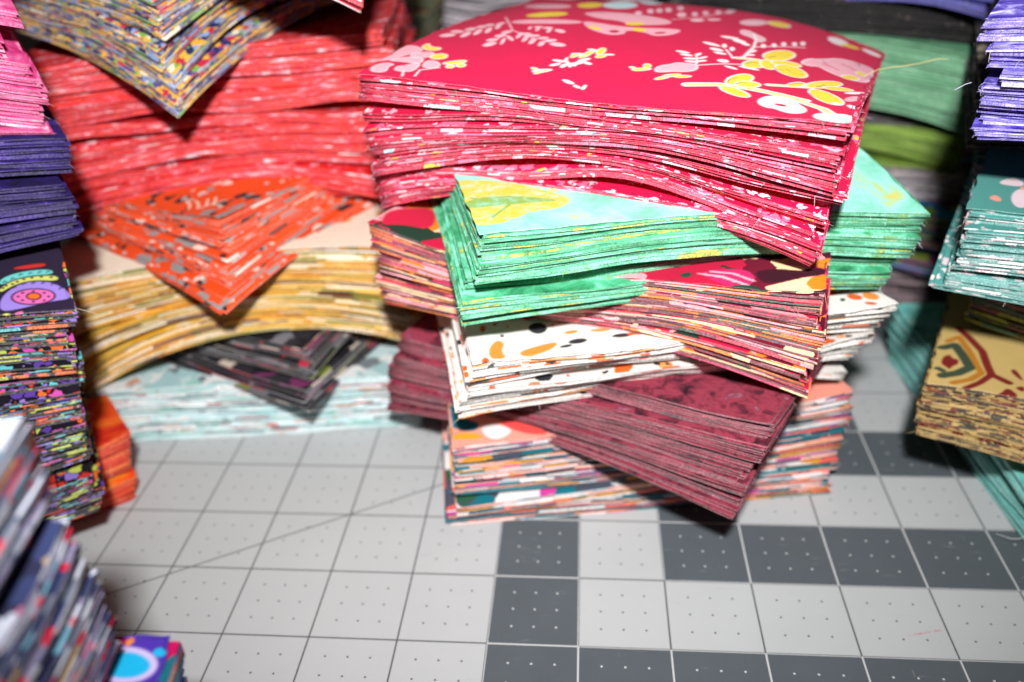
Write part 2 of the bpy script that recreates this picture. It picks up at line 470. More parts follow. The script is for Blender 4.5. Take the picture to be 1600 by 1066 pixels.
def link_mesh(name, verts, faces_flat, sizes, mat, attrs, parent, smooth=True):
    me = bpy.data.meshes.new(name)
    me.vertices.add(len(verts))
    me.vertices.foreach_set('co', np.asarray(verts, np.float32).ravel())
    me.loops.add(len(faces_flat))
    me.loops.foreach_set('vertex_index', np.asarray(faces_flat, np.int32))
    sizes = np.asarray(sizes, np.int32)
    me.polygons.add(len(sizes))
    st = np.zeros(len(sizes), np.int32)
    st[1:] = np.cumsum(sizes)[:-1]
    me.polygons.foreach_set('loop_start', st)
    me.update(calc_edges=True)
    if smooth:
        me.polygons.foreach_set('use_smooth', np.ones(len(sizes), bool))
    for k, (typ, arr) in attrs.items():
        at = me.attributes.new(k, typ, 'POINT')
        key = {'FLOAT': 'value', 'FLOAT_VECTOR': 'vector', 'FLOAT_COLOR': 'color'}[typ]
        at.data.foreach_set(key, np.asarray(arr, np.float32).ravel())
    me.materials.append(mat)
    o = bpy.data.objects.new(name, me)
    COL.objects.link(o)
    o.parent = parent
    return o

# shared topology of one sheet: rings + centre, cut edge, lower lip
NP = 4 * NS
NR = len(RINGS)
def topo():
    f, sz = [], []
    for r in range(NR - 1):
        for i in range(NP):
            j = (i + 1) % NP
            f += [r * NP + i, r * NP + j, (r + 1) * NP + j, (r + 1) * NP + i]; sz.append(4)
    c = NR * NP
    for i in range(NP):
        f += [(NR - 1) * NP + i, (NR - 1) * NP + (i + 1) % NP, c]; sz.append(3)
    s0 = c + 1; s1 = s0 + NP; s2 = s1 + NP; s3 = s2 + NP
    for i in range(NP):
        j = (i + 1) % NP
        f += [s1 + i, s1 + j, s0 + j, s0 + i]; sz.append(4)
        f += [s3 + i, s3 + j, s2 + j, s2 + i]; sz.append(4)
    return np.array(f, np.int32), np.array(sz, np.int32)
TF, TS = topo()
RA = np.concatenate([PER * t for t in RINGS] + [np.zeros((1, 2))])

def outline_noise(rg, pts_per):
    n = pts_per
    t = np.arange(n) / n * 2 * np.pi
    o = np.zeros(n)
    for k in (3, 5, 8, 13, 21, 34):
        o += rg.normal(0, 1) * np.sin(k * t + rg.uniform(0, 6.28)) / k ** 0.6
    return o * 0.00022 + rg.normal(0, 0.00007, n)

THREAD = {}
def thread_mat(name, color):
    if color not in THREAD:
        B = NB('thread_' + name)
        B.b.inputs['Base Color'].default_value = lin(color)
        B.b.inputs['Roughness'].default_value = 0.9
        THREAD[color] = B.m
    return THREAD[color]

def tube(path, r, nsides, V, F, Sz):
    path = np.asarray(path, float)
    n = len(path)
    base = len(V)
    tan = np.gradient(path, axis=0)
    tan /= np.linalg.norm(tan, axis=1, keepdims=True) + 1e-12
    up = np.array([0.3, 0.2, 0.93])
    for i in range(n):
        s = np.cross(tan[i], up); s /= np.linalg.norm(s) + 1e-12
        u = np.cross(s, tan[i])
        rr = r * (1.0 if i < n - 1 else 0.5)
        for k in range(nsides):
            a = 2 * math.pi * k / nsides
            V.append(path[i] + rr * (math.cos(a) * s + math.sin(a) * u))
    for i in range(n - 1):
        for k in range(nsides):
            k2 = (k + 1) % nsides
            F.extend([base + i * nsides + k, base + i * nsides + k2, base + (i + 1) * nsides + k2, base + (i + 1) * nsides + k])
            Sz.append(4)

def local_outline(sh, i, ab):
    """xy of unit square coordinates for sheet i, in the bundle's frame"""
    c, s = math.cos(sh.rot[i]), math.sin(sh.rot[i])
    sc = sh.d.get('sc', 1.0)
    x, y = ab[:, 0] * H * sc, ab[:, 1] * H * sc
    return np.c_[c * x - s * y + sh.off[i, 0], s * x + c * y + sh.off[i, 1]]

SHAPES = {}
def bundle(d):
    root = bpy.data.objects.new('fabric_bundle', None)
    COL.objects.link(root)
    root.empty_display_size = 0.02
    z0 = d['zb'][4]
    root.location = (d['c'][0], d['c'][1], z0)
    root.rotation_euler = (0, 0, math.radians(d['th']))
    root['label'] = d['label']
    root['category'] = 'fabric bundle'
    root['group'] = 'bundles of cut fabric squares'
    sh = Shape(d)
    SHAPES[d['id']] = (sh, root, z0)
    rg = np.random.RandomState(d['seed'] + 77)
    mat = MATS[d['mat']]
    hs = sh.heights(RA[:, 0], RA[:, 1])
    zmean = float(np.mean(sh.heights(PER[:, 0], PER[:, 1])[-1] - sh.heights(PER[:, 0], PER[:, 1])[0]))
    gap = zmean / max(1, sh.n - 1)
    th = min(0.00042, 0.55 * gap)
    HER = HEROES.get(d['id'])
    edge_attr = np.zeros(NR * NP + 1 + 4 * NP)
    edge_attr[NR * NP + 1:NR * NP + 1 + 2 * NP] = 1.0
    for i in range(sh.n):
        xy = local_outline(sh, i, RA)
        on = outline_noise(rg, NP)
        nrm = PER / np.linalg.norm(PER, axis=1, keepdims=True)
        for r in range(3):
            xy[r * NP:(r + 1) * NP] += nrm * on[:, None]
        z = hs[i].copy()
        # loose cloth edge: slight curl of the rim, kept within the gap to its neighbours
        t = np.arange(NP) / NP * 2 * np.pi
        curl = sum(rg.normal(0, 1) * np.sin(k * t + rg.uniform(0, 6.28)) for k in (4, 7, 11)) * gap * 0.16
        z[:NP] += curl
        z[NP:2 * NP] += curl * 0.6
        top = np.c_[xy, z - z0]
        if i == sh.n - 1 and HER:
            make_hero(d, sh, i, root, HER, th, z0, None)
            continue
        rim = top[:NP]
        tv = np.full(NP, th) if i == 0 else np.clip(0.94 * (hs[i, :NP] - hs[i - 1, :NP]), 0.00018, 0.0011)
        low = rim.copy()
        low[:, 2] -= tv
        low[:, :2] += nrm * rg.uniform(-0.00012, 0.00015, NP)[:, None]
        lip = top[2 * NP:3 * NP].copy()
        lip[:, 2] -= np.minimum(tv, 0.0003)
        if d['zb'][0] < 0.0035 and i == 0:
            low[:, 2] = np.maximum(low[:, 2], 0.0001 - z0)
            lip[:, 2] = np.maximum(lip[:, 2], 0.0001 - z0)
        verts = np.concatenate([top, rim, low, low, lip])
        fab = np.c_[verts[:, :2] * 100, np.zeros(len(verts))]
        fab[:, :2] += rg.uniform(-60, 60, 2)
        fab[:, 2] = rg.randint(-60, 60) * 0.5 + 0.2
        fab[NR * NP + 1 + NP:NR * NP + 1 + 2 * NP, 2] += 0.06
        # cut edge: run the print over the thickness
        link_mesh('fabric_square', verts, TF, TS, mat, {'fab': ('FLOAT_VECTOR', fab), 'edge': ('FLOAT', edge_attr)}, root)
    # loose threads at the cut edges
    nthr = d.get('threads', 1000 if d['id'][0] == 'C' else 600 if d['id'][0] in 'FR' else 160)
    if nthr:
        V, F, Sz = [], [], []
        per = PER
        hp = sh.heights(per[:, 0], per[:, 1])
        for k in range(nthr):
            i = rg.randint(0, sh.n)
            if rg.rand() < 0.3:
                j = (rg.randint(0, 4) * NS + int(rg.normal(0, 2.2))) % NP
            else:
                j = rg.randint(0, NP)
            p = local_outline(sh, i, per[j:j + 1])[0]
            out = per[j] / np.linalg.norm(per[j])
            ang = rg.normal(0, 0.75)
            ca, sa = math.cos(ang), math.sin(ang)
            dr = np.array([out[0] * ca - out[1] * sa, out[0] * sa + out[1] * ca, rg.normal(-0.25, 0.4)])
            L = min(rg.gamma(1.4, 0.00036) + 0.00035, 0.003)
            bend = np.array([rg.normal(0, .3), rg.normal(0, .3), -rg.uniform(0.1, .6)])
            st = np.array([p[0], p[1], hp[i, j] - z0]) - np.append(out, 0) * 0.0004
            path = [st + dr * L * t + bend * L * t * t for t in (0, .35, .7, 1.0)]
            if z0 + min(q[2] for q in path) < 0.0002:
                continue
            tube(path, rg.uniform(0.00003, 0.00006), 3, V, F, Sz)
        if V:
            o = link_mesh('frayed_threads', V, F, Sz, thread_mat(d['mat'], d.get('tcol', '#e8e0dc')), {}, root)
            o['kind'] = 'stuff'
    for pts in d.get('long_threads', []):
        V, F, Sz = [], [], []
        tube(pts[1], pts[2], 6, V, F, Sz)
        link_mesh('long_thread', V, F, Sz, thread_mat('long', pts[0]), {}, root)
    return root

# ------------------------------------------------------------------ printed top squares: motifs in centimetres on the cloth
HEROES = {
 'C6': [
  ('P','wh',[(-6.52,-4.28),(-6.5,-3.7),(-6.07,-3.74),(-5.52,-4.21),(-5.74,-4.46),(-5.92,-4.7),(-6.03,-5.04),(-6.52,-5.28),(-6.54,-4.66)],0.03),
  ('P','pk',[(-6.52,-4.28),(-6.5,-3.7),(-6.07,-3.74),(-5.52,-4.21),(-5.74,-4.46),(-5.92,-4.7),(-6.03,-5.04),(-6.52,-5.28),(-6.54,-4.66)],0),
  ('P','wh',[(-6.19,-5.17),(-5.71,-4.79),(-5.18,-4.82),(-5.03,-5.3),(-5.56,-5.18)],0.03),
  ('P','pk',[(-6.19,-5.17),(-5.71,-4.79),(-5.18,-4.82),(-5.03,-5.3),(-5.56,-5.18)],0),
  ('P','wh',[(-5.5,-5.87),(-5.59,-5.59),(-5.37,-5.5),(-5.19,-5.22),(-5.01,-5.34),(-4.95,-5.84),(-5.22,-5.9)],0.03),
  ('P','pk',[(-5.5,-5.87),(-5.59,-5.59),(-5.37,-5.5),(-5.19,-5.22),(-5.01,-5.34),(-4.95,-5.84),(-5.22,-5.9)],0),
  ('P','wh',[(-4.87,-5.46),(-4.98,-4.99),(-4.65,-5.03),(-4.36,-5.36),(-4.6,-5.54)],0.03),
  ('P','pk',[(-4.87,-5.46),(-4.98,-4.99),(-4.65,-5.03),(-4.36,-5.36),(-4.6,-5.54)],0),
  ('P','wh',[(-6.16,-6.1),(-6.27,-5.62),(-6.1,-5.38),(-5.74,-5.47),(-5.87,-5.64),(-5.67,-6.09)],0.03),
  ('P','pk',[(-6.16,-6.1),(-6.27,-5.62),(-6.1,-5.38),(-5.74,-5.47),(-5.87,-5.64),(-5.67,-6.09)],0),
  ('P','wh',[(-5.74,-4.46),(-5.28,-4.3),(-5.07,-4.38),(-5.08,-4.8),(-5.63,-4.78)],0.03),
  ('P','pk',[(-5.74,-4.46),(-5.28,-4.3),(-5.07,-4.38),(-5.08,-4.8),(-5.63,-4.78)],0),
  ('P','wh',[(-5.81,-3.62),(-5.76,-3.49),(-5.52,-3.86),(-5.14,-3.89),(-5.07,-4.11),(-5.44,-4.15),(-5.75,-3.87)],0.04),
  ('P','yl',[(-5.81,-3.62),(-5.76,-3.49),(-5.52,-3.86),(-5.14,-3.89),(-5.07,-4.11),(-5.44,-4.15),(-5.75,-3.87)],0),
  ('P','wh',[(-5.06,-4.7),(-4.98,-4.42),(-4.65,-4.43),(-4.51,-4.76),(-4.82,-4.86)],0.04),
  ('P','yl',[(-5.06,-4.7),(-4.98,-4.42),(-4.65,-4.43),(-4.51,-4.76),(-4.82,-4.86)],0),
  ('P','wh',[(-4.46,-5.1),(-3.9,-4.76),(-3.81,-4.97),(-4.23,-5.19)],0.04),
  ('P','yl',[(-4.46,-5.1),(-3.9,-4.76),(-3.81,-4.97),(-4.23,-5.19)],0),
  ('P','wh',[(-4,-5.28),(-3.99,-5.33),(-4.01,-5.38),(-4.05,-5.4),(-4.1,-5.4),(-4.15,-5.37),(-4.19,-5.32),(-4.2,-5.27),(-4.19,-5.23),(-4.15,-5.21),(-4.09,-5.21),(-4.04,-5.24)],0.04),
  ('P','yl',[(-4,-5.28),(-3.99,-5.33),(-4.01,-5.38),(-4.05,-5.4),(-4.1,-5.4),(-4.15,-5.37),(-4.19,-5.32),(-4.2,-5.27),(-4.19,-5.23),(-4.15,-5.21),(-4.09,-5.21),(-4.04,-5.24)],0),
  ('P','wh',[(-3.73,-5.14),(-3.72,-5.2),(-3.74,-5.25),(-3.78,-5.27),(-3.84,-5.27),(-3.9,-5.24),(-3.95,-5.18),(-3.96,-5.12),(-3.94,-5.07),(-3.9,-5.05),(-3.84,-5.05),(-3.78,-5.08)],0.04),
  ('P','yl',[(-3.73,-5.14),(-3.72,-5.2),(-3.74,-5.25),(-3.78,-5.27),(-3.84,-5.27),(-3.9,-5.24),(-3.95,-5.18),(-3.96,-5.12),(-3.94,-5.07),(-3.9,-5.05),(-3.84,-5.05),(-3.78,-5.08)],0),
  ('S','wh',[(-5.22,-5.9),(-5.06,-6.22)],0.05),
  ('S','wh',[(-4.72,-6.14),(-4.8,-5.72),(-4.35,-5.45)],0.05),
  ('P','lp',[(-5.37,-2.47),(-5.35,-2.58),(-5.4,-2.68),(-5.51,-2.74),(-5.65,-2.75),(-5.79,-2.69),(-5.89,-2.59),(-5.92,-2.46),(-5.87,-2.36),(-5.75,-2.3),(-5.61,-2.31),(-5.47,-2.37)],0),
  ('P','lp',[(-5.27,-2.12),(-5.25,-2.21),(-5.31,-2.27),(-5.43,-2.28),(-5.57,-2.24),(-5.71,-2.15),(-5.81,-2.04),(-5.83,-1.93),(-5.77,-1.87),(-5.64,-1.87),(-5.49,-1.93),(-5.35,-2.02)],0),
  ('P','lp',[(-4.98,-2.24),(-4.92,-2.38),(-4.9,-2.55),(-4.91,-2.7),(-4.95,-2.79),(-5.02,-2.81),(-5.09,-2.74),(-5.15,-2.61),(-5.18,-2.44),(-5.17,-2.28),(-5.13,-2.18),(-5.06,-2.16)],0),
  ('P','lp',[(-5.07,-1.7),(-5.03,-1.82),(-5.05,-1.93),(-5.11,-2.01),(-5.2,-2.04),(-5.29,-2.01),(-5.37,-1.92),(-5.4,-1.8),(-5.39,-1.69),(-5.33,-1.6),(-5.24,-1.58),(-5.14,-1.61)],0),
  ('P','lp',[(-4.76,-1.92),(-4.7,-2.06),(-4.66,-2.23),(-4.65,-2.4),(-4.68,-2.51),(-4.73,-2.55),(-4.79,-2.49),(-4.84,-2.37),(-4.88,-2.19),(-4.9,-2.02),(-4.88,-1.89),(-4.83,-1.86)],0),
  ('P','lp',[(-4.85,-1.43),(-4.82,-1.53),(-4.85,-1.62),(-4.91,-1.68),(-4.99,-1.7),(-5.07,-1.67),(-5.14,-1.6),(-5.17,-1.5),(-5.15,-1.4),(-5.09,-1.34),(-5,-1.32),(-4.91,-1.35)],0),
  ('P','lp',[(-4.54,-1.7),(-4.47,-1.84),(-4.42,-2.01),(-4.39,-2.18),(-4.4,-2.29),(-4.44,-2.33),(-4.5,-2.28),(-4.56,-2.15),(-4.62,-1.97),(-4.65,-1.8),(-4.64,-1.67),(-4.6,-1.63)],0),
  ('P','lp',[(-4.69,-1.21),(-4.67,-1.3),(-4.68,-1.38),(-4.74,-1.44),(-4.81,-1.45),(-4.89,-1.42),(-4.95,-1.35),(-4.97,-1.26),(-4.95,-1.18),(-4.9,-1.12),(-4.82,-1.11),(-4.74,-1.14)],0),
  ('P','lp',[(-4.42,-1.3),(-4.36,-1.43),(-4.31,-1.59),(-4.29,-1.72),(-4.31,-1.81),(-4.35,-1.83),(-4.4,-1.77),(-4.46,-1.65),(-4.51,-1.5),(-4.53,-1.35),(-4.52,-1.25),(-4.48,-1.24)],0),
  ('P','lp',[(-4.44,-1),(-4.4,-1.1),(-4.4,-1.21),(-4.43,-1.3),(-4.48,-1.34),(-4.54,-1.33),(-4.6,-1.27),(-4.63,-1.16),(-4.64,-1.05),(-4.61,-0.96),(-4.55,-0.92),(-4.49,-0.93)],0),
  ('P','lp',[(-3.66,-3.23),(-3.64,-3.33),(-3.66,-3.45),(-3.72,-3.55),(-3.81,-3.61),(-3.9,-3.6),(-3.97,-3.55),(-3.99,-3.44),(-3.97,-3.32),(-3.9,-3.22),(-3.81,-3.16),(-3.72,-3.17)],0),
  ('P','lp',[(-3.77,-2.92),(-3.75,-2.99),(-3.79,-3.07),(-3.85,-3.13),(-3.94,-3.15),(-4.02,-3.13),(-4.08,-3.08),(-4.09,-3),(-4.06,-2.92),(-3.99,-2.86),(-3.9,-2.84),(-3.82,-2.86)],0),
  ('P','lp',[(-3.62,-2.74),(-3.57,-2.82),(-3.51,-2.97),(-3.47,-3.14),(-3.44,-3.28),(-3.45,-3.37),(-3.48,-3.37),(-3.53,-3.29),(-3.58,-3.15),(-3.63,-2.98),(-3.65,-2.83),(-3.65,-2.74)],0),
  ('P','lp',[(-3.71,-2.46),(-3.69,-2.54),(-3.72,-2.63),(-3.79,-2.7),(-3.87,-2.72),(-3.95,-2.71),(-4.01,-2.65),(-4.02,-2.56),(-4,-2.48),(-3.93,-2.41),(-3.84,-2.38),(-3.76,-2.4)],0),
  ('P','lp',[(-3.25,-2.95),(-3.27,-2.99),(-3.33,-2.97),(-3.43,-2.88),(-3.54,-2.76),(-3.63,-2.63),(-3.67,-2.53),(-3.66,-2.49),(-3.6,-2.52),(-3.49,-2.61),(-3.38,-2.73),(-3.3,-2.86)],0),
  ('P','lp',[(-3.72,-2.04),(-3.7,-2.13),(-3.72,-2.23),(-3.77,-2.31),(-3.84,-2.35),(-3.91,-2.34),(-3.96,-2.28),(-3.99,-2.19),(-3.97,-2.09),(-3.92,-2),(-3.85,-1.96),(-3.78,-1.97)],0),
  ('P','lp',[(-3.36,-2.2),(-3.31,-2.29),(-3.27,-2.43),(-3.23,-2.57),(-3.22,-2.69),(-3.24,-2.75),(-3.27,-2.74),(-3.32,-2.66),(-3.36,-2.53),(-3.39,-2.38),(-3.41,-2.25),(-3.39,-2.19)],0),
  ('P','lp',[(-3.01,-2.46),(-2.96,-2.55),(-2.92,-2.68),(-2.9,-2.83),(-2.89,-2.94),(-2.91,-3),(-2.95,-2.98),(-2.99,-2.89),(-3.03,-2.76),(-3.06,-2.62),(-3.06,-2.5),(-3.05,-2.44)],0),
  ('P','lp',[(-2.67,-2.66),(-2.63,-2.76),(-2.6,-2.9),(-2.59,-3.03),(-2.6,-3.13),(-2.64,-3.17),(-2.68,-3.14),(-2.72,-3.04),(-2.75,-2.91),(-2.76,-2.78),(-2.75,-2.67),(-2.72,-2.63)],0),
  ('P','lp',[(-2.93,-2.35),(-2.93,-2.4),(-2.98,-2.43),(-3.07,-2.43),(-3.17,-2.4),(-3.25,-2.35),(-3.3,-2.28),(-3.3,-2.23),(-3.25,-2.19),(-3.16,-2.2),(-3.06,-2.23),(-2.98,-2.28)],0),
  ('S','lp',[(-4.85,-0.05),(-3.75,-1.94),(-3.81,-2.49),(-3.79,-3.04)],0.05),
  ('S','lp',[(-3.75,-1.94),(-3.22,-2.33),(-2.64,-2.72)],0.05),
  ('S','lp',[(-4.43,-0.88),(-4.66,-1.62),(-5.18,-2.2)],0.04),
  ('P','lp',[(-3.33,-2.13),(-3.28,-2.23),(-3.24,-2.37),(-3.22,-2.52),(-3.22,-2.64),(-3.24,-2.7),(-3.28,-2.68),(-3.32,-2.59),(-3.36,-2.45),(-3.38,-2.3),(-3.39,-2.17),(-3.37,-2.11)],0),
  ('P','lp',[(-3.06,-2.43),(-3.01,-2.52),(-2.97,-2.66),(-2.93,-2.82),(-2.92,-2.95),(-2.93,-3.02),(-2.96,-3.02),(-3.01,-2.93),(-3.05,-2.8),(-3.09,-2.64),(-3.11,-2.5),(-3.1,-2.43)],0),
  ('P','lp',[(-2.72,-2.65),(-2.68,-2.75),(-2.64,-2.89),(-2.62,-3.03),(-2.62,-3.14),(-2.65,-3.19),(-2.69,-3.16),(-2.74,-3.07),(-2.78,-2.93),(-2.8,-2.79),(-2.8,-2.67),(-2.77,-2.62)],0),
  ('P','lp',[(-2.33,-2.86),(-2.28,-2.96),(-2.25,-3.09),(-2.25,-3.21),(-2.27,-3.29),(-2.31,-3.31),(-2.36,-3.27),(-2.41,-3.17),(-2.44,-3.04),(-2.45,-2.91),(-2.42,-2.83),(-2.38,-2.81)],0),
  ('P','lp',[(-1.61,-3.06),(-1.61,-3.13),(-1.69,-3.19),(-1.81,-3.2),(-1.95,-3.17),(-2.06,-3.1),(-2.13,-3.01),(-2.12,-2.94),(-2.05,-2.88),(-1.92,-2.87),(-1.78,-2.91),(-1.67,-2.97)],0),
  ('P','lp',[(-2.04,-2.66),(-2.03,-2.73),(-2.07,-2.81),(-2.15,-2.87),(-2.24,-2.9),(-2.32,-2.88),(-2.37,-2.83),(-2.38,-2.75),(-2.34,-2.67),(-2.26,-2.61),(-2.17,-2.59),(-2.09,-2.6)],0),
  ('P','lp',[(-2.34,-2.51),(-2.33,-2.58),(-2.37,-2.64),(-2.44,-2.69),(-2.53,-2.7),(-2.61,-2.68),(-2.66,-2.63),(-2.66,-2.56),(-2.62,-2.49),(-2.55,-2.44),(-2.46,-2.43),(-2.38,-2.45)],0),
  ('P','lp',[(-2.68,-2.36),(-2.68,-2.42),(-2.71,-2.47),(-2.79,-2.5),(-2.87,-2.5),(-2.95,-2.47),(-2.99,-2.42),(-3,-2.36),(-2.96,-2.3),(-2.88,-2.27),(-2.8,-2.27),(-2.72,-2.3)],0),
  ('P','lp',[(-3,-2.23),(-3,-2.29),(-3.04,-2.34),(-3.11,-2.37),(-3.2,-2.37),(-3.27,-2.34),(-3.32,-2.29),(-3.32,-2.23),(-3.28,-2.18),(-3.21,-2.15),(-3.12,-2.15),(-3.04,-2.18)],0),
  ('P','lp',[(-2.11,-1.81),(-2.11,-1.88),(-2.16,-1.93),(-2.25,-1.92),(-2.35,-1.87),(-2.44,-1.78),(-2.5,-1.68),(-2.51,-1.6),(-2.46,-1.56),(-2.37,-1.57),(-2.26,-1.62),(-2.17,-1.71)],0),
  ('P','lp',[(-2.67,-1.51),(-2.62,-1.61),(-2.58,-1.74),(-2.56,-1.88),(-2.56,-1.98),(-2.58,-2.02),(-2.62,-2),(-2.67,-1.9),(-2.71,-1.77),(-2.73,-1.63),(-2.73,-1.52),(-2.71,-1.48)],0),
  ('P','lp',[(-2.63,-1.47),(-2.62,-1.53),(-2.66,-1.59),(-2.74,-1.62),(-2.82,-1.62),(-2.9,-1.59),(-2.95,-1.54),(-2.95,-1.47),(-2.91,-1.41),(-2.83,-1.38),(-2.75,-1.38),(-2.67,-1.41)],0),
  ('P','lp',[(-3.05,-1.48),(-3.01,-1.57),(-2.97,-1.69),(-2.96,-1.81),(-2.96,-1.9),(-2.98,-1.93),(-3.02,-1.9),(-3.06,-1.82),(-3.09,-1.7),(-3.11,-1.58),(-3.11,-1.49),(-3.09,-1.45)],0),
  ('P','lp',[(-2.98,-1.4),(-2.98,-1.46),(-3.01,-1.52),(-3.07,-1.56),(-3.14,-1.57),(-3.21,-1.55),(-3.25,-1.5),(-3.26,-1.44),(-3.23,-1.38),(-3.17,-1.34),(-3.09,-1.33),(-3.03,-1.35)],0),
  ('P','lp',[(-3.34,-1.43),(-3.3,-1.5),(-3.27,-1.6),(-3.26,-1.7),(-3.26,-1.77),(-3.28,-1.8),(-3.31,-1.77),(-3.35,-1.7),(-3.38,-1.6),(-3.4,-1.5),(-3.39,-1.42),(-3.37,-1.4)],0),
  ('P','wh',[(-1.22,-4.41),(-1.22,-4.46),(-1.25,-4.52),(-1.31,-4.59),(-1.38,-4.63),(-1.44,-4.64),(-1.48,-4.62),(-1.48,-4.57),(-1.44,-4.5),(-1.38,-4.44),(-1.31,-4.4),(-1.25,-4.38)],0),
  ('P','wh',[(-1.15,-4.27),(-1.16,-4.3),(-1.23,-4.33),(-1.32,-4.33),(-1.42,-4.31),(-1.5,-4.28),(-1.54,-4.24),(-1.53,-4.2),(-1.47,-4.17),(-1.37,-4.17),(-1.27,-4.19),(-1.19,-4.23)],0),
  ('P','wh',[(-1.05,-4.41),(-1.03,-4.47),(-1.03,-4.55),(-1.05,-4.62),(-1.08,-4.66),(-1.12,-4.67),(-1.16,-4.64),(-1.18,-4.58),(-1.18,-4.5),(-1.16,-4.43),(-1.12,-4.39),(-1.08,-4.38)],0),
  ('P','wh',[(-0.88,-4.59),(-0.9,-4.59),(-0.96,-4.54),(-1.04,-4.45),(-1.11,-4.33),(-1.16,-4.22),(-1.18,-4.16),(-1.15,-4.15),(-1.09,-4.21),(-1.01,-4.31),(-0.94,-4.42),(-0.89,-4.52)],0),
  ('P','wh',[(-1.21,-3.94),(-1.18,-3.99),(-1.16,-4.07),(-1.14,-4.17),(-1.14,-4.25),(-1.15,-4.29),(-1.18,-4.29),(-1.2,-4.24),(-1.23,-4.16),(-1.24,-4.07),(-1.25,-3.99),(-1.23,-3.94)],0),
  ('P','wh',[(-0.78,-4.39),(-0.78,-4.44),(-0.8,-4.48),(-0.85,-4.49),(-0.91,-4.47),(-0.96,-4.42),(-0.99,-4.37),(-1,-4.31),(-0.97,-4.28),(-0.92,-4.27),(-0.86,-4.29),(-0.81,-4.33)],0),
  ('P','wh',[(-0.63,-4.06),(-0.63,-4.13),(-0.67,-4.22),(-0.74,-4.31),(-0.82,-4.37),(-0.89,-4.39),(-0.93,-4.36),(-0.93,-4.3),(-0.89,-4.21),(-0.82,-4.13),(-0.74,-4.06),(-0.67,-4.04)],0),
  ('P','wh',[(-0.59,-3.84),(-0.59,-3.9),(-0.63,-3.98),(-0.7,-4.06),(-0.77,-4.11),(-0.83,-4.13),(-0.87,-4.11),(-0.87,-4.05),(-0.83,-3.98),(-0.77,-3.9),(-0.69,-3.84),(-0.63,-3.82)],0),
  ('P','wh',[(-0.42,-4.22),(-0.43,-4.25),(-0.47,-4.27),(-0.53,-4.27),(-0.6,-4.24),(-0.65,-4.2),(-0.68,-4.16),(-0.67,-4.12),(-0.63,-4.11),(-0.57,-4.11),(-0.5,-4.13),(-0.45,-4.17)],0),
  ('P','wh',[(-0.76,-3.61),(-0.78,-3.66),(-0.85,-3.7),(-0.96,-3.73),(-1.09,-3.73),(-1.18,-3.7),(-1.23,-3.66),(-1.21,-3.61),(-1.14,-3.57),(-1.03,-3.55),(-0.9,-3.55),(-0.81,-3.57)],0),
  ('P','wh',[(-0.61,-3.22),(-0.62,-3.27),(-0.66,-3.3),(-0.74,-3.31),(-0.82,-3.29),(-0.89,-3.25),(-0.93,-3.2),(-0.92,-3.16),(-0.87,-3.13),(-0.8,-3.12),(-0.71,-3.14),(-0.64,-3.17)],0),
  ('P','wh',[(-0.08,-3.36),(-0.09,-3.4),(-0.13,-3.43),(-0.2,-3.46),(-0.27,-3.47),(-0.33,-3.45),(-0.36,-3.43),(-0.35,-3.39),(-0.31,-3.36),(-0.24,-3.33),(-0.17,-3.33),(-0.11,-3.34)],0),
  ('P','wh',[(-1.28,-4.86),(-1.29,-4.91),(-1.37,-4.99),(-1.5,-5.06),(-1.63,-5.11),(-1.74,-5.12),(-1.79,-5.09),(-1.78,-5.04),(-1.7,-4.96),(-1.57,-4.89),(-1.44,-4.84),(-1.33,-4.83)],0),
  ('P','wh',[(-1.03,-3.63),(-1.01,-3.69),(-1.02,-3.78),(-1.04,-3.85),(-1.07,-3.91),(-1.11,-3.92),(-1.14,-3.89),(-1.16,-3.83),(-1.16,-3.75),(-1.14,-3.67),(-1.1,-3.62),(-1.07,-3.6)],0.03),
  ('P','yl',[(-1.03,-3.63),(-1.01,-3.69),(-1.02,-3.78),(-1.04,-3.85),(-1.07,-3.91),(-1.11,-3.92),(-1.14,-3.89),(-1.16,-3.83),(-1.16,-3.75),(-1.14,-3.67),(-1.1,-3.62),(-1.07,-3.6)],0),
  ('P','wh',[(-0.73,-3.6),(-0.73,-3.65),(-0.75,-3.72),(-0.79,-3.79),(-0.84,-3.85),(-0.89,-3.87),(-0.91,-3.85),(-0.92,-3.8),(-0.9,-3.73),(-0.85,-3.66),(-0.8,-3.61),(-0.76,-3.59)],0.03),
  ('P','yl',[(-0.73,-3.6),(-0.73,-3.65),(-0.75,-3.72),(-0.79,-3.79),(-0.84,-3.85),(-0.89,-3.87),(-0.91,-3.85),(-0.92,-3.8),(-0.9,-3.73),(-0.85,-3.66),(-0.8,-3.61),(-0.76,-3.59)],0),
  ('P','wh',[(-0.7,-3.29),(-0.69,-3.37),(-0.7,-3.47),(-0.73,-3.57),(-0.77,-3.64),(-0.82,-3.67),(-0.85,-3.64),(-0.87,-3.57),(-0.86,-3.48),(-0.83,-3.37),(-0.78,-3.3),(-0.74,-3.27)],0.03),
  ('P','yl',[(-0.7,-3.29),(-0.69,-3.37),(-0.7,-3.47),(-0.73,-3.57),(-0.77,-3.64),(-0.82,-3.67),(-0.85,-3.64),(-0.87,-3.57),(-0.86,-3.48),(-0.83,-3.37),(-0.78,-3.3),(-0.74,-3.27)],0),
  ('P','wh',[(-0.48,-3),(-0.43,-3.12),(-0.42,-3.26),(-0.42,-3.39),(-0.46,-3.48),(-0.51,-3.5),(-0.56,-3.45),(-0.6,-3.34),(-0.62,-3.2),(-0.62,-3.06),(-0.58,-2.97),(-0.53,-2.95)],0.03),
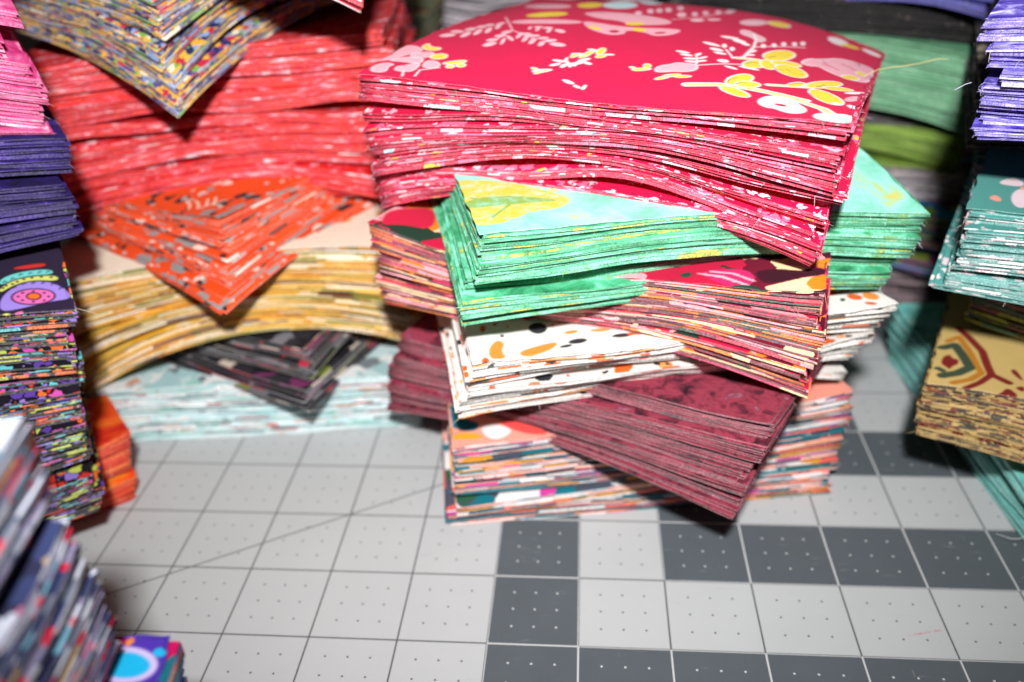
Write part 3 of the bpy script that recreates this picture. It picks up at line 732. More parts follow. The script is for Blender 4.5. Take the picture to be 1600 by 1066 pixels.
  ('P','yl',[(-0.48,-3),(-0.43,-3.12),(-0.42,-3.26),(-0.42,-3.39),(-0.46,-3.48),(-0.51,-3.5),(-0.56,-3.45),(-0.6,-3.34),(-0.62,-3.2),(-0.62,-3.06),(-0.58,-2.97),(-0.53,-2.95)],0),
  ('P','wh',[(-0.29,-3.49),(-0.28,-3.55),(-0.31,-3.63),(-0.35,-3.68),(-0.41,-3.72),(-0.46,-3.72),(-0.5,-3.68),(-0.5,-3.62),(-0.48,-3.55),(-0.44,-3.48),(-0.38,-3.45),(-0.32,-3.45)],0.03),
  ('P','yl',[(-0.29,-3.49),(-0.28,-3.55),(-0.31,-3.63),(-0.35,-3.68),(-0.41,-3.72),(-0.46,-3.72),(-0.5,-3.68),(-0.5,-3.62),(-0.48,-3.55),(-0.44,-3.48),(-0.38,-3.45),(-0.32,-3.45)],0),
  ('P','wh',[(-1.36,-4.9),(-1.37,-4.95),(-1.42,-5.01),(-1.49,-5.07),(-1.58,-5.11),(-1.65,-5.13),(-1.68,-5.12),(-1.67,-5.08),(-1.62,-5.02),(-1.55,-4.96),(-1.46,-4.91),(-1.4,-4.89)],0.03),
  ('P','yl',[(-1.36,-4.9),(-1.37,-4.95),(-1.42,-5.01),(-1.49,-5.07),(-1.58,-5.11),(-1.65,-5.13),(-1.68,-5.12),(-1.67,-5.08),(-1.62,-5.02),(-1.55,-4.96),(-1.46,-4.91),(-1.4,-4.89)],0),
  ('P','wh',[(-1.66,-4.95),(-1.67,-4.97),(-1.7,-4.97),(-1.75,-4.96),(-1.81,-4.94),(-1.85,-4.91),(-1.87,-4.88),(-1.86,-4.86),(-1.83,-4.86),(-1.78,-4.87),(-1.73,-4.9),(-1.68,-4.93)],0.03),
  ('P','yl',[(-1.66,-4.95),(-1.67,-4.97),(-1.7,-4.97),(-1.75,-4.96),(-1.81,-4.94),(-1.85,-4.91),(-1.87,-4.88),(-1.86,-4.86),(-1.83,-4.86),(-1.78,-4.87),(-1.73,-4.9),(-1.68,-4.93)],0),
  ('P','wh',[(-1.52,-5.01),(-1.52,-5.05),(-1.53,-5.1),(-1.56,-5.15),(-1.59,-5.19),(-1.62,-5.21),(-1.65,-5.2),(-1.65,-5.17),(-1.64,-5.12),(-1.61,-5.06),(-1.57,-5.02),(-1.54,-5)],0.03),
  ('P','yl',[(-1.52,-5.01),(-1.52,-5.05),(-1.53,-5.1),(-1.56,-5.15),(-1.59,-5.19),(-1.62,-5.21),(-1.65,-5.2),(-1.65,-5.17),(-1.64,-5.12),(-1.61,-5.06),(-1.57,-5.02),(-1.54,-5)],0),
  ('P','wh',[(-0.42,-5.51),(-0.44,-5.54),(-0.5,-5.54),(-0.6,-5.52),(-0.7,-5.47),(-0.77,-5.41),(-0.81,-5.36),(-0.79,-5.33),(-0.73,-5.33),(-0.63,-5.36),(-0.53,-5.41),(-0.45,-5.47)],0),
  ('P','wh',[(-0.19,-5.69),(-0.2,-5.72),(-0.24,-5.72),(-0.3,-5.7),(-0.36,-5.67),(-0.4,-5.63),(-0.42,-5.59),(-0.42,-5.56),(-0.38,-5.56),(-0.32,-5.58),(-0.26,-5.61),(-0.21,-5.65)],0),
  ('P','wh',[(-0.1,-5.49),(-0.08,-5.54),(-0.07,-5.61),(-0.07,-5.68),(-0.08,-5.74),(-0.11,-5.77),(-0.14,-5.76),(-0.16,-5.71),(-0.17,-5.64),(-0.17,-5.56),(-0.16,-5.51),(-0.13,-5.48)],0),
  ('P','pk',[(-4.32,-0.71),(-3.79,-0.52),(-2.84,-0.39),(-2.04,-0.44),(-2.07,-0.79),(-2.99,-1.01),(-4.13,-1.14)],0),
  ('P','yl',[(-4.35,0.28),(-3.73,0.81),(-2.98,0.78),(-2.9,0.16),(-3.91,-0.25)],0),
  ('P','pk',[(-2.68,0.85),(-1.49,1.35),(0.21,1.14),(0.46,0.37),(-0.54,-0.4),(-1.06,0.05),(-1.84,0.08)],0),
  ('P','yl',[(-0.29,0.01),(-0.29,-0.12),(-0.36,-0.25),(-0.48,-0.35),(-0.61,-0.39),(-0.73,-0.37),(-0.8,-0.28),(-0.8,-0.15),(-0.73,-0.02),(-0.61,0.08),(-0.48,0.13),(-0.36,0.1)],0),
  ('P','pk',[(-2.08,-0.54),(-1.9,-0.4),(-0.57,-0.75),(0.79,-0.03),(0.93,-0.28),(0.81,-0.88),(0.4,-1.3),(0.1,-1.02),(-0.42,-0.99),(-0.5,-1.19),(-0.42,-1.44),(-0.66,-1.69),(-0.96,-1.67),(-1.56,-1.32)],0),
  ('P','yl',[(0.02,-0.76),(0.02,-0.87),(-0.03,-0.96),(-0.13,-1.01),(-0.24,-1),(-0.34,-0.93),(-0.4,-0.83),(-0.4,-0.71),(-0.35,-0.62),(-0.26,-0.57),(-0.14,-0.58),(-0.04,-0.65)],0),
  ('P','yl',[(-1.19,-1.21),(-1.2,-1.28),(-1.28,-1.31),(-1.4,-1.29),(-1.53,-1.22),(-1.65,-1.13),(-1.71,-1.04),(-1.7,-0.97),(-1.62,-0.94),(-1.5,-0.97),(-1.36,-1.03),(-1.25,-1.12)],0),
  ('P','cr',[(-1.02,-1.29),(-0.76,-1.08),(-0.61,-1.31),(-0.76,-1.52)],0),
  ('P','cr',[(0.25,-0.93),(0.51,-0.6),(0.63,-0.76),(0.39,-1.03)],0),
  ('P','aq',[(-1.48,3.25),(-1.4,2.73),(-1.49,2.3),(-1.71,2.04),(-2.01,2),(-2.3,2.19),(-2.53,2.6),(-2.63,3.14),(-2.59,3.72),(-2.41,4.16),(-2.08,4.15),(-1.73,3.76)],0),
  ('P','aq',[(-1.45,6.9),(-1.2,5.71),(-1,4.3),(-1.13,3.88),(-1.35,3.79),(-1.62,4.05),(-1.99,5.05),(-2.49,6.92),(-2.36,7.19),(-2.13,7.34),(-1.85,7.33),(-1.6,7.17)],0),
  ('P','yl',[(-2.54,2.77),(-2.47,2.39),(-2.52,2.05),(-2.67,1.83),(-2.88,1.78),(-3.1,1.92),(-3.28,2.22),(-3.37,2.61),(-3.34,3),(-3.2,3.27),(-2.97,3.31),(-2.73,3.11)],0),
  ('P','pk',[(-3.38,2.04),(-3.38,1.74),(-3.6,1.52),(-4.01,1.47),(-4.52,1.68),(-5.08,2.21),(-5.52,2.94),(-5.61,3.42),(-5.27,3.41),(-4.67,3.07),(-4.07,2.7),(-3.62,2.37)],0),
  ('P','lp',[(-0.64,2.23),(-0.59,1.99),(-0.57,1.8),(-0.6,1.71),(-0.66,1.73),(-0.74,1.86),(-0.82,2.08),(-0.88,2.32),(-0.9,2.53),(-0.88,2.64),(-0.81,2.62),(-0.73,2.46)],0),
  ('P','lp',[(-0.45,2.59),(-0.39,2.33),(-0.37,2.13),(-0.4,2.03),(-0.46,2.05),(-0.54,2.18),(-0.62,2.41),(-0.68,2.67),(-0.7,2.9),(-0.68,3.02),(-0.62,2.99),(-0.53,2.83)],0),
  ('P','lp',[(-0.25,2.98),(-0.19,2.71),(-0.17,2.49),(-0.2,2.38),(-0.26,2.4),(-0.34,2.54),(-0.42,2.78),(-0.49,3.06),(-0.51,3.31),(-0.5,3.45),(-0.43,3.42),(-0.34,3.24)],0),
  ('P','lp',[(-0.08,3.85),(-0.01,3.52),(0.02,3.26),(-0,3.13),(-0.06,3.15),(-0.15,3.31),(-0.24,3.6),(-0.32,3.95),(-0.37,4.29),(-0.36,4.49),(-0.29,4.44),(-0.18,4.19)],0),
  ('P','lp',[(0.63,2.94),(0.67,2.7),(0.69,2.5),(0.66,2.39),(0.61,2.4),(0.54,2.51),(0.48,2.72),(0.43,2.97),(0.41,3.18),(0.43,3.31),(0.49,3.3),(0.56,3.16)],0),
  ('P','lp',[(0.82,3.63),(0.87,3.36),(0.89,3.14),(0.86,3.02),(0.81,3.02),(0.74,3.15),(0.67,3.38),(0.62,3.65),(0.6,3.9),(0.62,4.05),(0.67,4.04),(0.75,3.88)],0),
  ('P','lp',[(1.08,4.37),(1.13,4.06),(1.15,3.81),(1.13,3.67),(1.08,3.67),(1.01,3.81),(0.94,4.07),(0.88,4.38),(0.85,4.68),(0.86,4.87),(0.92,4.86),(1,4.66)],0),
  ('P','lp',[(1.15,6.51),(1.25,5.96),(1.34,5.18),(1.36,4.67),(1.33,4.35),(1.28,4.26),(1.21,4.41),(1.14,4.8),(1.06,5.43),(0.95,6.43),(1.01,6.59),(1.09,6.62)],0),
  ('P','lp',[(1.07,2),(1.08,1.83),(1.04,1.65),(0.96,1.5),(0.87,1.43),(0.78,1.45),(0.72,1.55),(0.71,1.72),(0.75,1.89),(0.83,2.05),(0.92,2.13),(1.01,2.11)],0),
  ('P','lp',[(1.44,2.73),(1.44,2.59),(1.4,2.41),(1.32,2.25),(1.23,2.14),(1.15,2.12),(1.1,2.19),(1.1,2.32),(1.14,2.5),(1.22,2.66),(1.31,2.77),(1.39,2.8)],0),
  ('P','lp',[(-0.85,1.63),(-0.81,1.45),(-0.81,1.3),(-0.85,1.23),(-0.91,1.24),(-0.98,1.33),(-1.05,1.49),(-1.09,1.67),(-1.09,1.83),(-1.06,1.92),(-1,1.9),(-0.92,1.8)],0),
  ('P','lp',[(0.38,2.43),(0.42,2.18),(0.42,1.96),(0.38,1.83),(0.3,1.82),(0.22,1.93),(0.14,2.14),(0.1,2.39),(0.09,2.62),(0.13,2.76),(0.21,2.77),(0.3,2.65)],0),
  ('P','lp',[(2.64,4.39),(2.66,3.94),(2.58,3.41),(2.43,2.95),(2.26,2.69),(2.09,2.68),(1.98,2.9),(1.96,3.31),(2.03,3.82),(2.18,4.3),(2.36,4.6),(2.53,4.64)],0),
  ('S','lp',[(0.25,1.18),(0.9,2.52),(1.3,5.22)],0.06),
  ('P','wh',[(3.28,4.9),(3.27,4.59),(3.18,4.29),(3.04,4.08),(2.87,4.03),(2.73,4.15),(2.64,4.39),(2.64,4.71),(2.73,5),(2.88,5.2),(3.05,5.25),(3.2,5.14)],0.05),
  ('P','yl',[(3.28,4.9),(3.27,4.59),(3.18,4.29),(3.04,4.08),(2.87,4.03),(2.73,4.15),(2.64,4.39),(2.64,4.71),(2.73,5),(2.88,5.2),(3.05,5.25),(3.2,5.14)],0),
  ('P','lp',[(2.26,1.72),(2.5,1.85),(2.78,1.54),(3.07,1.32),(3.21,0.97),(3.13,0.42),(2.98,0.49),(2.77,0.82),(2.39,0.92)],0),
  ('S','wh',[(2.72,1.45),(2.95,0.66),(3.07,-0.34),(3.06,-1.64),(2.92,-1.92)],0.08),
  ('P','wh',[(2.53,0.23),(2.51,0.14),(2.43,0.05),(2.3,-0.02),(2.16,-0.04),(2.06,-0.01),(2.01,0.06),(2.03,0.14),(2.11,0.23),(2.24,0.29),(2.38,0.32),(2.49,0.3)],0),
  ('P','wh',[(2.8,-0.05),(2.79,-0.15),(2.73,-0.23),(2.62,-0.25),(2.51,-0.22),(2.42,-0.13),(2.38,-0.02),(2.39,0.08),(2.46,0.15),(2.56,0.18),(2.67,0.14),(2.76,0.06)],0),
  ('P','wh',[(2.95,-0.23),(2.94,-0.31),(2.89,-0.36),(2.83,-0.38),(2.75,-0.36),(2.7,-0.3),(2.67,-0.23),(2.67,-0.15),(2.72,-0.1),(2.78,-0.08),(2.86,-0.1),(2.92,-0.16)],0),
  ('P','wh',[(2.29,-1.11),(2.26,-1.17),(2.18,-1.2),(2.05,-1.2),(1.91,-1.17),(1.8,-1.11),(1.75,-1.03),(1.78,-0.97),(1.87,-0.94),(2,-0.94),(2.14,-0.98),(2.24,-1.04)],0),
  ('P','wh',[(2.47,-1.52),(2.45,-1.59),(2.39,-1.64),(2.29,-1.66),(2.19,-1.65),(2.11,-1.6),(2.07,-1.53),(2.08,-1.46),(2.15,-1.41),(2.24,-1.39),(2.35,-1.41),(2.43,-1.46)],0),
  ('P','wh',[(2.61,-1.79),(2.6,-1.84),(2.54,-1.89),(2.45,-1.91),(2.36,-1.91),(2.29,-1.87),(2.25,-1.82),(2.27,-1.77),(2.33,-1.73),(2.41,-1.7),(2.51,-1.71),(2.58,-1.74)],0),
  ('P','wh',[(3.21,-0.62),(3.22,-0.71),(3.2,-0.84),(3.17,-0.96),(3.12,-1.06),(3.09,-1.1),(3.06,-1.07),(3.06,-0.99),(3.08,-0.87),(3.11,-0.74),(3.15,-0.64),(3.19,-0.6)],0),
  ('P','wh',[(3.27,-1.18),(3.26,-1.25),(3.23,-1.33),(3.18,-1.4),(3.12,-1.45),(3.08,-1.46),(3.05,-1.43),(3.06,-1.36),(3.09,-1.28),(3.14,-1.2),(3.2,-1.15),(3.24,-1.14)],0),
  ('P','wh',[(2.82,-2.42),(2.81,-2.51),(2.77,-2.58),(2.7,-2.62),(2.62,-2.62),(2.55,-2.58),(2.52,-2.52),(2.52,-2.43),(2.57,-2.36),(2.64,-2.32),(2.72,-2.31),(2.79,-2.35)],0),
  ('P','wh',[(3.16,-2.94),(3.14,-2.98),(3.08,-3),(2.99,-2.99),(2.89,-2.96),(2.82,-2.91),(2.79,-2.86),(2.81,-2.83),(2.87,-2.81),(2.96,-2.82),(3.06,-2.85),(3.13,-2.89)],0),
  ('P','wh',[(3.67,-2.58),(3.64,-2.63),(3.54,-2.68),(3.41,-2.7),(3.26,-2.7),(3.15,-2.68),(3.11,-2.63),(3.14,-2.59),(3.24,-2.55),(3.38,-2.52),(3.52,-2.52),(3.63,-2.54)],0),
  ('P','wh',[(1.73,-2.33),(1.71,-2.37),(1.64,-2.41),(1.55,-2.42),(1.44,-2.41),(1.36,-2.38),(1.33,-2.34),(1.34,-2.29),(1.41,-2.26),(1.51,-2.25),(1.61,-2.26),(1.69,-2.29)],0),
  ('P','wh',[(1.86,-2.52),(1.85,-2.57),(1.79,-2.6),(1.7,-2.62),(1.61,-2.62),(1.54,-2.59),(1.5,-2.55),(1.52,-2.51),(1.58,-2.47),(1.67,-2.46),(1.76,-2.46),(1.83,-2.48)],0),
  ('P','wh',[(2.01,-2.17),(2.02,-2.24),(2.01,-2.32),(1.99,-2.4),(1.96,-2.45),(1.93,-2.46),(1.91,-2.44),(1.9,-2.37),(1.9,-2.29),(1.92,-2.21),(1.95,-2.16),(1.98,-2.14)],0),
  ('P','wh',[(2.03,-2.72),(2.01,-2.77),(1.95,-2.82),(1.87,-2.86),(1.77,-2.88),(1.7,-2.87),(1.67,-2.84),(1.68,-2.8),(1.74,-2.75),(1.83,-2.7),(1.92,-2.68),(1.99,-2.69)],0),
  ('P','wh',[(2.1,-2.95),(2.09,-3),(2.04,-3.05),(1.96,-3.08),(1.87,-3.1),(1.8,-3.09),(1.77,-3.06),(1.79,-3.01),(1.84,-2.97),(1.92,-2.93),(2.01,-2.91),(2.07,-2.92)],0),
  ('P','wh',[(2.22,-2.37),(2.22,-2.43),(2.19,-2.52),(2.15,-2.61),(2.1,-2.67),(2.06,-2.7),(2.03,-2.68),(2.03,-2.62),(2.06,-2.54),(2.1,-2.45),(2.15,-2.38),(2.2,-2.35)],0),
  ('P','wh',[(2.28,-2.7),(2.28,-2.75),(2.25,-2.81),(2.2,-2.87),(2.15,-2.92),(2.1,-2.93),(2.08,-2.91),(2.08,-2.87),(2.11,-2.8),(2.16,-2.74),(2.22,-2.69),(2.26,-2.68)],0),
  ('P','wh',[(2.43,-0.92),(2.44,-1.04),(2.44,-1.14),(2.41,-1.2),(2.38,-1.2),(2.34,-1.15),(2.3,-1.05),(2.29,-0.93),(2.29,-0.82),(2.31,-0.76),(2.35,-0.76),(2.39,-0.82)],0),
  ('P','wh',[(2.68,-1.06),(2.69,-1.17),(2.69,-1.28),(2.66,-1.33),(2.63,-1.34),(2.59,-1.28),(2.56,-1.18),(2.54,-1.07),(2.54,-0.96),(2.57,-0.9),(2.61,-0.9),(2.65,-0.96)],0),
  ('P','wh',[(3.32,0.21),(3.34,0.07),(3.33,-0.06),(3.31,-0.13),(3.27,-0.14),(3.23,-0.09),(3.2,0.03),(3.18,0.17),(3.19,0.3),(3.21,0.38),(3.25,0.39),(3.29,0.33)],0),
  ('P','wh',[(3.55,0.69),(3.57,0.54),(3.56,0.4),(3.54,0.32),(3.5,0.31),(3.46,0.37),(3.43,0.49),(3.41,0.64),(3.42,0.78),(3.44,0.87),(3.48,0.88),(3.52,0.82)],0),
  ('P','wh',[(3.74,1.27),(3.76,1.1),(3.75,0.96),(3.73,0.86),(3.69,0.84),(3.65,0.91),(3.62,1.04),(3.6,1.2),(3.61,1.35),(3.63,1.45),(3.67,1.47),(3.71,1.4)],0),
  ('P','wh',[(3.98,1.78),(4,1.61),(4,1.45),(3.97,1.34),(3.94,1.32),(3.9,1.39),(3.86,1.52),(3.85,1.7),(3.85,1.86),(3.88,1.97),(3.91,2),(3.95,1.93)],0),
  ('P','wh',[(4.16,2.32),(4.18,2.14),(4.17,1.96),(4.15,1.85),(4.11,1.83),(4.07,1.89),(4.04,2.04),(4.02,2.22),(4.03,2.4),(4.05,2.53),(4.09,2.55),(4.13,2.48)],0),
  ('S','wh',[(3.1,-0.3),(3.44,0.3),(4.25,1.64)],0.05),
  ('S','wh',[(2.49,-1.32),(2.74,-1.82),(2.84,-2.06)],0.06),
  ('S','wh',[(2.18,-3.19),(2.66,-2.78),(3.22,-2.38)],0.05),
  ('S','wh',[(1.9,-2.34),(2.1,-3.02),(2.09,-3.34)],0.05),
  ('P','wh',[(1.23,-3.94),(1.31,-3.67),(1.54,-3.47),(1.62,-3.28),(1.99,-3.19),(2.15,-3.2),(2.22,-3.58),(2,-3.83),(1.68,-3.93),(1.33,-4.17)],0.03),
  ('P','pk',[(1.23,-3.94),(1.31,-3.67),(1.54,-3.47),(1.62,-3.28),(1.99,-3.19),(2.15,-3.2),(2.22,-3.58),(2,-3.83),(1.68,-3.93),(1.33,-4.17)],0),
  ('P','wh',[(1.12,-4),(1.1,-4.05),(1.03,-4.12),(0.93,-4.19),(0.83,-4.24),(0.74,-4.25),(0.7,-4.23),(0.72,-4.17),(0.78,-4.1),(0.88,-4.04),(0.99,-3.99),(1.07,-3.97)],0.03),
  ('P','yl',[(1.12,-4),(1.1,-4.05),(1.03,-4.12),(0.93,-4.19),(0.83,-4.24),(0.74,-4.25),(0.7,-4.23),(0.72,-4.17),(0.78,-4.1),(0.88,-4.04),(0.99,-3.99),(1.07,-3.97)],0),
  ('P','wh',[(1.05,-3.81),(1.06,-3.88),(1.05,-3.95),(1.02,-3.98),(0.98,-3.98),(0.93,-3.93),(0.9,-3.87),(0.89,-3.79),(0.9,-3.72),(0.93,-3.69),(0.97,-3.69),(1.02,-3.74)],0.03),
  ('P','yl',[(1.05,-3.81),(1.06,-3.88),(1.05,-3.95),(1.02,-3.98),(0.98,-3.98),(0.93,-3.93),(0.9,-3.87),(0.89,-3.79),(0.9,-3.72),(0.93,-3.69),(0.97,-3.69),(1.02,-3.74)],0),
  ('P','wh',[(0.72,-4.09),(0.72,-4.11),(0.7,-4.13),(0.66,-4.13),(0.63,-4.12),(0.6,-4.09),(0.58,-4.07),(0.59,-4.05),(0.61,-4.03),(0.64,-4.03),(0.68,-4.04),(0.71,-4.06)],0.03),
  ('P','yl',[(0.72,-4.09),(0.72,-4.11),(0.7,-4.13),(0.66,-4.13),(0.63,-4.12),(0.6,-4.09),(0.58,-4.07),(0.59,-4.05),(0.61,-4.03),(0.64,-4.03),(0.68,-4.04),(0.71,-4.06)],0),
  ('P','wh',[(1.72,-4.3),(1.71,-4.36),(1.67,-4.44),(1.6,-4.53),(1.52,-4.6),(1.46,-4.63),(1.43,-4.62),(1.44,-4.57),(1.48,-4.49),(1.55,-4.4),(1.62,-4.33),(1.69,-4.29)],0.03),
  ('P','yl',[(1.72,-4.3),(1.71,-4.36),(1.67,-4.44),(1.6,-4.53),(1.52,-4.6),(1.46,-4.63),(1.43,-4.62),(1.44,-4.57),(1.48,-4.49),(1.55,-4.4),(1.62,-4.33),(1.69,-4.29)],0),
  ('P','wh',[(1.94,-4.08),(1.93,-4.14),(1.87,-4.21),(1.78,-4.29),(1.68,-4.34),(1.61,-4.36),(1.57,-4.35),(1.58,-4.29),(1.64,-4.22),(1.73,-4.15),(1.83,-4.09),(1.9,-4.07)],0.03),
  ('P','yl',[(1.94,-4.08),(1.93,-4.14),(1.87,-4.21),(1.78,-4.29),(1.68,-4.34),(1.61,-4.36),(1.57,-4.35),(1.58,-4.29),(1.64,-4.22),(1.73,-4.15),(1.83,-4.09),(1.9,-4.07)],0),
  ('P','wh',[(2.21,-4.09),(2.19,-4.14),(2.14,-4.2),(2.05,-4.25),(1.96,-4.29),(1.89,-4.3),(1.85,-4.28),(1.87,-4.24),(1.93,-4.18),(2.01,-4.13),(2.1,-4.08),(2.18,-4.07)],0.03),
  ('P','yl',[(2.21,-4.09),(2.19,-4.14),(2.14,-4.2),(2.05,-4.25),(1.96,-4.29),(1.89,-4.3),(1.85,-4.28),(1.87,-4.24),(1.93,-4.18),(2.01,-4.13),(2.1,-4.08),(2.18,-4.07)],0),
  ('S','wh',[(2.26,-4.69),(3.03,-4.35),(3.94,-4.3),(4.58,-4.4),(5.15,-4.58)],0.26),
  ('S','wh',[(3.56,-4.29),(4.29,-4.39),(5.06,-4.73),(5.62,-5.17),(5.86,-5.61)],0.26),
  ('S','yp',[(2.26,-4.69),(3.03,-4.35),(3.94,-4.3),(4.58,-4.4),(5.15,-4.58)],0.14),
  ('S','yp',[(3.56,-4.29),(4.29,-4.39),(5.06,-4.73),(5.62,-5.17),(5.86,-5.61)],0.14),
  ('P','wh',[(3.63,-3.32),(3.65,-3.57),(3.59,-3.85),(3.48,-4.09),(3.34,-4.23),(3.21,-4.23),(3.12,-4.11),(3.11,-3.89),(3.16,-3.63),(3.28,-3.38),(3.42,-3.21),(3.54,-3.19)],0.05),
  ('P','yl',[(3.63,-3.32),(3.65,-3.57),(3.59,-3.85),(3.48,-4.09),(3.34,-4.23),(3.21,-4.23),(3.12,-4.11),(3.11,-3.89),(3.16,-3.63),(3.28,-3.38),(3.42,-3.21),(3.54,-3.19)],0),
  ('P','wh',[(3.92,-3.88),(3.91,-4.01),(3.82,-4.14),(3.69,-4.23),(3.54,-4.25),(3.43,-4.21),(3.37,-4.11),(3.38,-3.99),(3.47,-3.86),(3.6,-3.77),(3.75,-3.74),(3.86,-3.77)],0.05),
  ('P','yl',[(3.92,-3.88),(3.91,-4.01),(3.82,-4.14),(3.69,-4.23),(3.54,-4.25),(3.43,-4.21),(3.37,-4.11),(3.38,-3.99),(3.47,-3.86),(3.6,-3.77),(3.75,-3.74),(3.86,-3.77)],0),
  ('P','wh',[(3.86,-4.92),(3.82,-5.01),(3.69,-5.02),(3.49,-4.94),(3.29,-4.81),(3.13,-4.65),(3.07,-4.51),(3.11,-4.42),(3.24,-4.4),(3.44,-4.47),(3.64,-4.6),(3.8,-4.76)],0.05),
  ('P','yl',[(3.86,-4.92),(3.82,-5.01),(3.69,-5.02),(3.49,-4.94),(3.29,-4.81),(3.13,-4.65),(3.07,-4.51),(3.11,-4.42),(3.24,-4.4),(3.44,-4.47),(3.64,-4.6),(3.8,-4.76)],0),
  ('S','wh',[(2.92,-1.92),(3.3,-1.67),(3.67,-1.54)],0.2),
  ('S','yp',[(2.92,-1.92),(3.3,-1.67),(3.67,-1.54)],0.1),
  ('P','wh',[(4.15,0.22),(4.16,-0.19),(4.08,-0.67),(3.93,-1.08),(3.75,-1.31),(3.59,-1.32),(3.49,-1.14),(3.48,-0.79),(3.56,-0.34),(3.71,0.08),(3.89,0.38),(4.05,0.43)],0.05),
  ('P','yl',[(4.15,0.22),(4.16,-0.19),(4.08,-0.67),(3.93,-1.08),(3.75,-1.31),(3.59,-1.32),(3.49,-1.14),(3.48,-0.79),(3.56,-0.34),(3.71,0.08),(3.89,0.38),(4.05,0.43)],0),
  ('P','wh',[(3.76,-1.67),(3.76,-1.92),(3.68,-2.19),(3.55,-2.42),(3.4,-2.55),(3.27,-2.54),(3.19,-2.41),(3.19,-2.19),(3.26,-1.93),(3.4,-1.69),(3.55,-1.54),(3.68,-1.53)],0.05),
  ('P','yl',[(3.76,-1.67),(3.76,-1.92),(3.68,-2.19),(3.55,-2.42),(3.4,-2.55),(3.27,-2.54),(3.19,-2.41),(3.19,-2.19),(3.26,-1.93),(3.4,-1.69),(3.55,-1.54),(3.68,-1.53)],0),
  ('P','wh',[(3.96,-1.88),(3.95,-2.1),(3.89,-2.24),(3.8,-2.26),(3.69,-2.18),(3.6,-1.99),(3.55,-1.76),(3.55,-1.55),(3.61,-1.4),(3.71,-1.36),(3.82,-1.45),(3.91,-1.64)],0.05),
  ('P','yl',[(3.96,-1.88),(3.95,-2.1),(3.89,-2.24),(3.8,-2.26),(3.69,-2.18),(3.6,-1.99),(3.55,-1.76),(3.55,-1.55),(3.61,-1.4),(3.71,-1.36),(3.82,-1.45),(3.91,-1.64)],0),
  ('P','wh',[(4.49,-0.95),(4.47,-1.15),(4.35,-1.37),(4.18,-1.53),(4,-1.61),(3.86,-1.59),(3.79,-1.47),(3.81,-1.3),(3.93,-1.1),(4.1,-0.93),(4.28,-0.83),(4.43,-0.83)],0.05),
  ('P','yl',[(4.49,-0.95),(4.47,-1.15),(4.35,-1.37),(4.18,-1.53),(4,-1.61),(3.86,-1.59),(3.79,-1.47),(3.81,-1.3),(3.93,-1.1),(4.1,-0.93),(4.28,-0.83),(4.43,-0.83)],0),
  ('P','wh',[(4.8,-1.91),(4.76,-2.21),(4.63,-2.39),(4.43,-2.43),(4.21,-2.33),(4.04,-2.11),(3.95,-1.84),(3.98,-1.57),(4.12,-1.37),(4.32,-1.3),(4.54,-1.38),(4.71,-1.61)],0.05),
  ('P','yl',[(4.8,-1.91),(4.76,-2.21),(4.63,-2.39),(4.43,-2.43),(4.21,-2.33),(4.04,-2.11),(3.95,-1.84),(3.98,-1.57),(4.12,-1.37),(4.32,-1.3),(4.54,-1.38),(4.71,-1.61)],0),
  ('P','wh',[(4.15,-5.39),(4.11,-4.98),(4.3,-4.61),(4.63,-4.52),(4.91,-4.64),(5.09,-5.07),(5.29,-5.32),(5.32,-5.75),(5.11,-5.97),(4.86,-5.91),(4.61,-5.67),(4.38,-5.66)],0),
  ('S','aq',[(4.29,-5.16),(4.47,-4.9),(4.81,-4.88),(5.09,-5.31)],0.08),
  ('P','cr',[(4.84,-5.33),(4.82,-5.38),(4.77,-5.41),(4.69,-5.41),(4.61,-5.37),(4.55,-5.32),(4.52,-5.27),(4.54,-5.22),(4.59,-5.19),(4.67,-5.19),(4.75,-5.22),(4.81,-5.27)],0),
  ('P','wh',[(4.45,-0.62),(4.56,0.26),(4.88,0.73),(5.19,1.72),(5.5,2.2),(5.84,2.46),(6.2,2.57),(6.24,1.49),(6.23,-0.13),(5.94,-0.64),(5.62,-0.71),(5.28,-0.59),(4.87,-0.23),(4.66,-0.64)],0.05),
  ('P','pk',[(4.45,-0.62),(4.56,0.26),(4.88,0.73),(5.19,1.72),(5.5,2.2),(5.84,2.46),(6.2,2.57),(6.24,1.49),(6.23,-0.13),(5.94,-0.64),(5.62,-0.71),(5.28,-0.59),(4.87,-0.23),(4.66,-0.64)],0),
  ('S','cr',[(4.97,0.3),(5.18,0.24),(5.39,0.19)],0.08),
  ('S','cr',[(5.39,1.2),(5.59,1.28),(5.82,1.09)],0.06),
  ('P','wh',[(5.99,-0.03),(5.97,-0.26),(5.91,-0.5),(5.81,-0.68),(5.7,-0.76),(5.62,-0.72),(5.58,-0.59),(5.59,-0.39),(5.66,-0.16),(5.76,0.03),(5.86,0.13),(5.95,0.12)],0.04),
  ('P','yl',[(5.99,-0.03),(5.97,-0.26),(5.91,-0.5),(5.81,-0.68),(5.7,-0.76),(5.62,-0.72),(5.58,-0.59),(5.59,-0.39),(5.66,-0.16),(5.76,0.03),(5.86,0.13),(5.95,0.12)],0),
  ('P','wh',[(6.1,1.02),(6.09,0.85),(6.05,0.71),(5.98,0.63),(5.92,0.63),(5.87,0.71),(5.84,0.84),(5.85,0.99),(5.9,1.13),(5.96,1.22),(6.03,1.23),(6.08,1.15)],0.04),
  ('P','yl',[(6.1,1.02),(6.09,0.85),(6.05,0.71),(5.98,0.63),(5.92,0.63),(5.87,0.71),(5.84,0.84),(5.85,0.99),(5.9,1.13),(5.96,1.22),(6.03,1.23),(6.08,1.15)],0),
